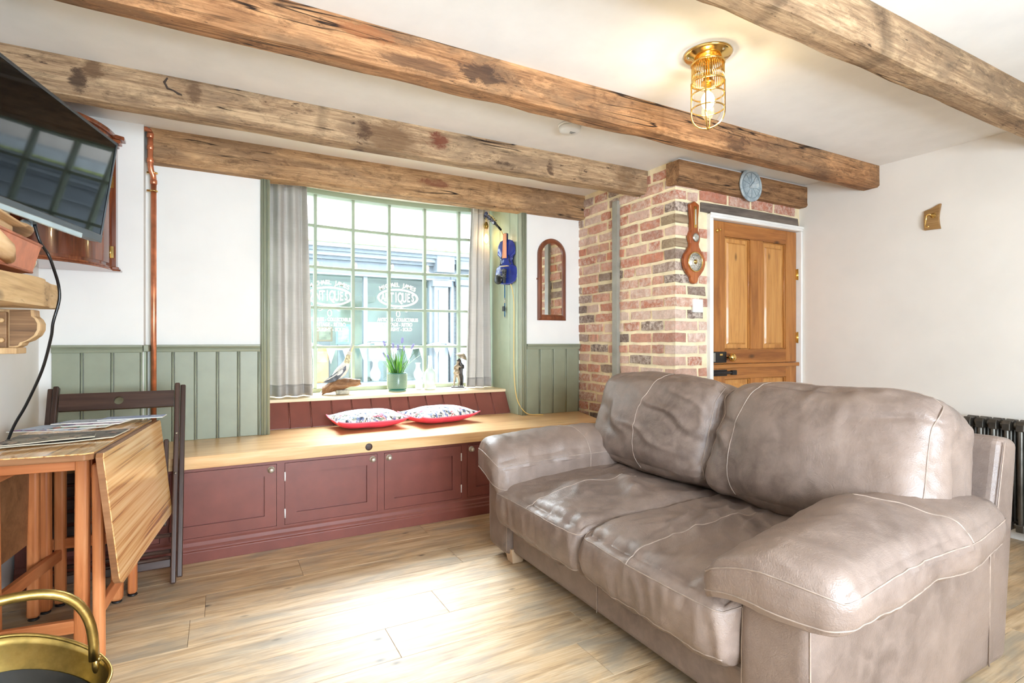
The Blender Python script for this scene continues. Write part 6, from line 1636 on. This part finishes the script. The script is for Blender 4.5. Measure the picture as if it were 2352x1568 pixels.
# ------------------------------------------------------------------ carved bird on driftwood
def skinned(paths, name, mat, parent, sub=2, loc=None):
    """one continuous surface grown round connected joints: paths = lists of (x, y, z, rx, ry)"""
    me = bpy.data.meshes.new(name); vs = []; es = []; rad = []; key = {}
    for path in paths:
        prev = None
        for p in path:
            k = tuple(round(c, 4) for c in p[:3])
            if k not in key: key[k] = len(vs); vs.append(p[:3]); rad.append((p[3], p[4] if len(p) > 4 else p[3]))
            if prev is not None and prev != key[k]: es.append((prev, key[k]))
            prev = key[k]
    me.from_pydata(vs, es, []); o = bpy.data.objects.new(name, me); COL.objects.link(o); o.parent = parent
    sm = o.modifiers.new('skin', 'SKIN'); sm.use_smooth_shade = True
    for i, r_ in enumerate(rad): me.skin_vertices[0].data[i].radius = r_
    me.skin_vertices[0].data[0].use_root = True
    ss = o.modifiers.new('smooth', 'SUBSURF'); ss.levels = sub; ss.render_levels = sub
    me.materials.append(mat)
    return o
bd = thing('bird_carving', 'carved grey bird with raised beak perched on driftwood', 'ornament', (0.775, 4.045, SZ), radians(-8))
bd.scale = (1.08, 1.08, 1.13)
m_bgrey = plain('feather_grey', (168, 168, 170), 0.6, var=0.18, vs=30)
m_bdark = plain('feather_dark', (84, 88, 96), 0.6, var=0.4, vs=40)
m_bwh = plain('feather_white', (218, 212, 202), 0.6, var=0.12, vs=30)
m_bsp = plain('speckled_neck', (188, 166, 134), 0.7, var=0.45, vs=160)
m_logd = wood('driftwood_brown', (72, 44, 28), (134, 94, 62), (186, 150, 112), 'x', 2.5, 0.6, bmp=0.5, crack=0.6)
def logf(u, v):
    a = 2*pi*v; x = -0.115 + 0.245 * u
    r_ = 0.031 * (0.55 + 0.6 * sin(pi * min(1, u * 0.85 + 0.12))) * (1 + 0.35 * noise.noise(Vector((x * 22, cos(a) * 1.2, sin(a) * 1.2))))
    z = 0.024 + 0.062 * u + 0.012 * sin(u * 4)
    return (x, r_ * cos(a) * 1.2, z + r_ * sin(a))
lg = MB().grid(lambda v, u: logf(u, v), 18, 30, closed_u=True); lg.f = [f[::-1] for f in lg.f]
lg.f.append(tuple(range(18))); lg.sm.append(False); lg.f.append(tuple(reversed([30*18+i for i in range(18)]))); lg.sm.append(False)
lgo = obj('driftwood', lg, m_logd, bd, world=False)
obj('branch_stub', MB().tube([(0.06, -0.008, 0.085), (0.10, -0.012, 0.078), (0.135, -0.016, 0.062)], [0.020, 0.017, 0.004], 8), m_logd, lgo, world=False)
obj('stone_base', MB().box(-0.030, 0.060, -0.030, 0.030, 0.0, 0.030), plain('pale_stone', (176, 172, 156), 0.9, var=0.2, vs=30), bd, world=False, bevel=0.010, seg=3)
body = skinned([[(-0.055, 0, 0.088, 0.012), (-0.028, 0, 0.112, 0.034, 0.032), (0.006, 0, 0.146, 0.045, 0.042), (0.032, 0, 0.178, 0.034, 0.032), (0.044, 0, 0.212, 0.019), (0.050, 0, 0.240, 0.0155), (0.056, 0, 0.262, 0.017), (0.064, 0, 0.280, 0.012)]], 'body', m_bwh, bd)
obj('neck_feathers', MB().tube([(0.034, -0.002, 0.190), (0.0445, -0.002, 0.212), (0.0505, -0.002, 0.240), (0.054, -0.002, 0.255)], [0.0225, 0.0195, 0.0165, 0.0165], 14), m_bsp, bd, world=False)
obj('beak', MB().tube([(0.062, 0, 0.276), (0.070, 0, 0.300), (0.076, 0, 0.334)], [0.009, 0.005, 0.0012], 8), m_bgrey, bd, world=False)
obj('lower_beak', MB().tube([(0.066, 0, 0.272), (0.080, 0, 0.296), (0.088, 0, 0.318)], [0.007, 0.004, 0.001], 8), plain('yellow_bill', (226, 204, 150), 0.5), bd, world=False)
for s in (-1, 1):
    w_ = MB().grid(lambda u, v: ((0.036 - 0.145 * u), s * (0.034 + 0.010 * sin(pi*u)) * (1 - 0.75 * u), 0.182 - 0.104 * u - 0.052 * (v - 0.1) * sin(pi * min(1, 0.16 + u * 0.86))), 18, 6)
    wg = obj('wing', w_, m_bdark, bd, world=False, solid=0.004)
    for k in range(5):
        obj('feather', MB().tube([(0.02 - 0.01*k, s*0.0425, 0.172 - 0.010*k), (-0.03 - 0.010*k, s*0.038, 0.128 - 0.006*k), (-0.075 - 0.006*k, s*0.018, 0.098 - 0.002*k)], [0.002, 0.0038, 0.001], 6), m_bgrey if k % 2 else m_bwh, wg, world=False)
obj('tail', MB().hexa([(-0.04, -0.008, 0.096), (-0.04, 0.008, 0.096), (-0.052, 0.008, 0.084), (-0.052, -0.008, 0.084)], [(-0.118, -0.014, 0.022), (-0.118, 0.014, 0.022), (-0.130, 0.014, 0.014), (-0.130, -0.014, 0.014)]), m_bgrey, bd, world=False, bevel=0.003)
for s in (-1, 1): obj('leg', MB().tube([(-0.005, s*0.012, 0.118), (0.002, s*0.013, 0.095), (0.010, s*0.014, 0.074)], [0.008, 0.0045, 0.004], 8), m_bgrey, bd, world=False)

# ------------------------------------------------------------------ couple under an umbrella figurine
fg = thing('couple_figurine', 'bronze figurine of a couple embracing under an umbrella', 'figurine', (1.713, 4.080, SZ), radians(-25))
m_bz = plain('pale_bronze', (158, 142, 120), 0.4, 0.3, var=0.2, vs=40)
m_bzd = plain('dark_bronze', (64, 58, 54), 0.4, 0.4, var=0.25, vs=40)
obj('coaster', MB().lathe([(0.066, 0.0), (0.070, 0.004), (0.066, 0.009), (0.0, 0.009)], 36), m_wc, fg, world=False)
obj('plinth', MB().box(-0.052, 0.052, -0.036, 0.036, 0.009, 0.019), m_bzd, fg, world=False, bevel=0.002)
w1_ = skinned([[(-0.010, 0, 0.128, 0.020, 0.015), (-0.010, 0, 0.155, 0.0165, 0.0135), (-0.008, 0, 0.182, 0.020, 0.014), (-0.004, 0, 0.200, 0.008), (0.0, 0, 0.213, 0.0125), (0.002, 0, 0.226, 0.0125)],
    [(-0.010, 0, 0.128, 0.020, 0.015), (-0.022, -0.002, 0.105, 0.0125), (-0.028, -0.006, 0.066, 0.0085), (-0.030, -0.004, 0.028, 0.0062), (-0.036, -0.014, 0.023, 0.006)],
    [(-0.010, 0, 0.128, 0.020, 0.015), (0.004, 0.002, 0.104, 0.0125), (0.012, -0.004, 0.066, 0.0085), (0.006, 0.002, 0.028, 0.0062), (0.004, -0.010, 0.023, 0.006)],
    [(-0.008, 0, 0.182, 0.020, 0.014), (-0.026, -0.006, 0.178, 0.0075), (-0.030, -0.014, 0.155, 0.0065), (-0.006, -0.018, 0.158, 0.005)],
    [(-0.008, 0, 0.182, 0.020, 0.014), (0.012, -0.012, 0.182, 0.0075), (0.034, -0.014, 0.170, 0.006)]], 'woman', m_bz, fg)
w2_ = skinned([[(0.024, 0.012, 0.132, 0.018, 0.015), (0.024, 0.012, 0.160, 0.018, 0.014), (0.024, 0.012, 0.190, 0.022, 0.015), (0.020, 0.010, 0.210, 0.008), (0.016, 0.008, 0.224, 0.0125), (0.014, 0.006, 0.238, 0.0125)],
    [(0.024, 0.012, 0.132, 0.018, 0.015), (0.018, 0.012, 0.100, 0.0125), (0.020, 0.012, 0.060, 0.0095), (0.022, 0.014, 0.026, 0.0075), (0.020, 0.004, 0.023, 0.007)],
    [(0.024, 0.012, 0.132, 0.018, 0.015), (0.034, 0.014, 0.100, 0.0125), (0.036, 0.014, 0.060, 0.0095), (0.036, 0.014, 0.026, 0.0075), (0.034, 0.002, 0.023, 0.007)],
    [(0.024, 0.012, 0.190, 0.022, 0.015), (0.044, 0.006, 0.186, 0.008), (0.046, -0.008, 0.165, 0.007), (0.022, -0.020, 0.172, 0.0055)],
    [(0.024, 0.012, 0.190, 0.022, 0.015), (0.006, 0.020, 0.200, 0.008), (0.004, 0.010, 0.225, 0.006), (0.012, 0.000, 0.246, 0.005)]], 'man', m_bzd, fg)
obj('dress_skirt', MB().lathe([(0.0265, 0.122), (0.024, 0.140), (0.0185, 0.158)], 20, (-0.010, 0, 0), cap=(False, False)), m_bz, fg, world=False, solid=0.002)
obj('hair', MB().ball((0.003, 0.004, 0.226), (0.0135, 0.0135, 0.0135), 12, 8).tube([(0.004, 0.010, 0.222), (0.002, 0.014, 0.200), (-0.004, 0.013, 0.182)], [0.009, 0.008, 0.003], 8), m_bzd, fg, world=False)
Mu = Matrix.Translation((0.030, 0.004, 0.262)) @ Matrix.Rotation(radians(28), 4, 'Y')
um = obj('umbrella', MB().lathe([(0.0, 0.030), (0.018, 0.026), (0.036, 0.012), (0.050, -0.010)], 8, cap=(False, False)).xf(Mu), m_bz, fg, world=False, solid=0.002)
obj('umbrella_stick', MB().tube([Mu @ Vector((0, 0, 0.036)), Mu @ Vector((0, 0, -0.045))], 0.0016, 6), m_bzd, um, world=False)
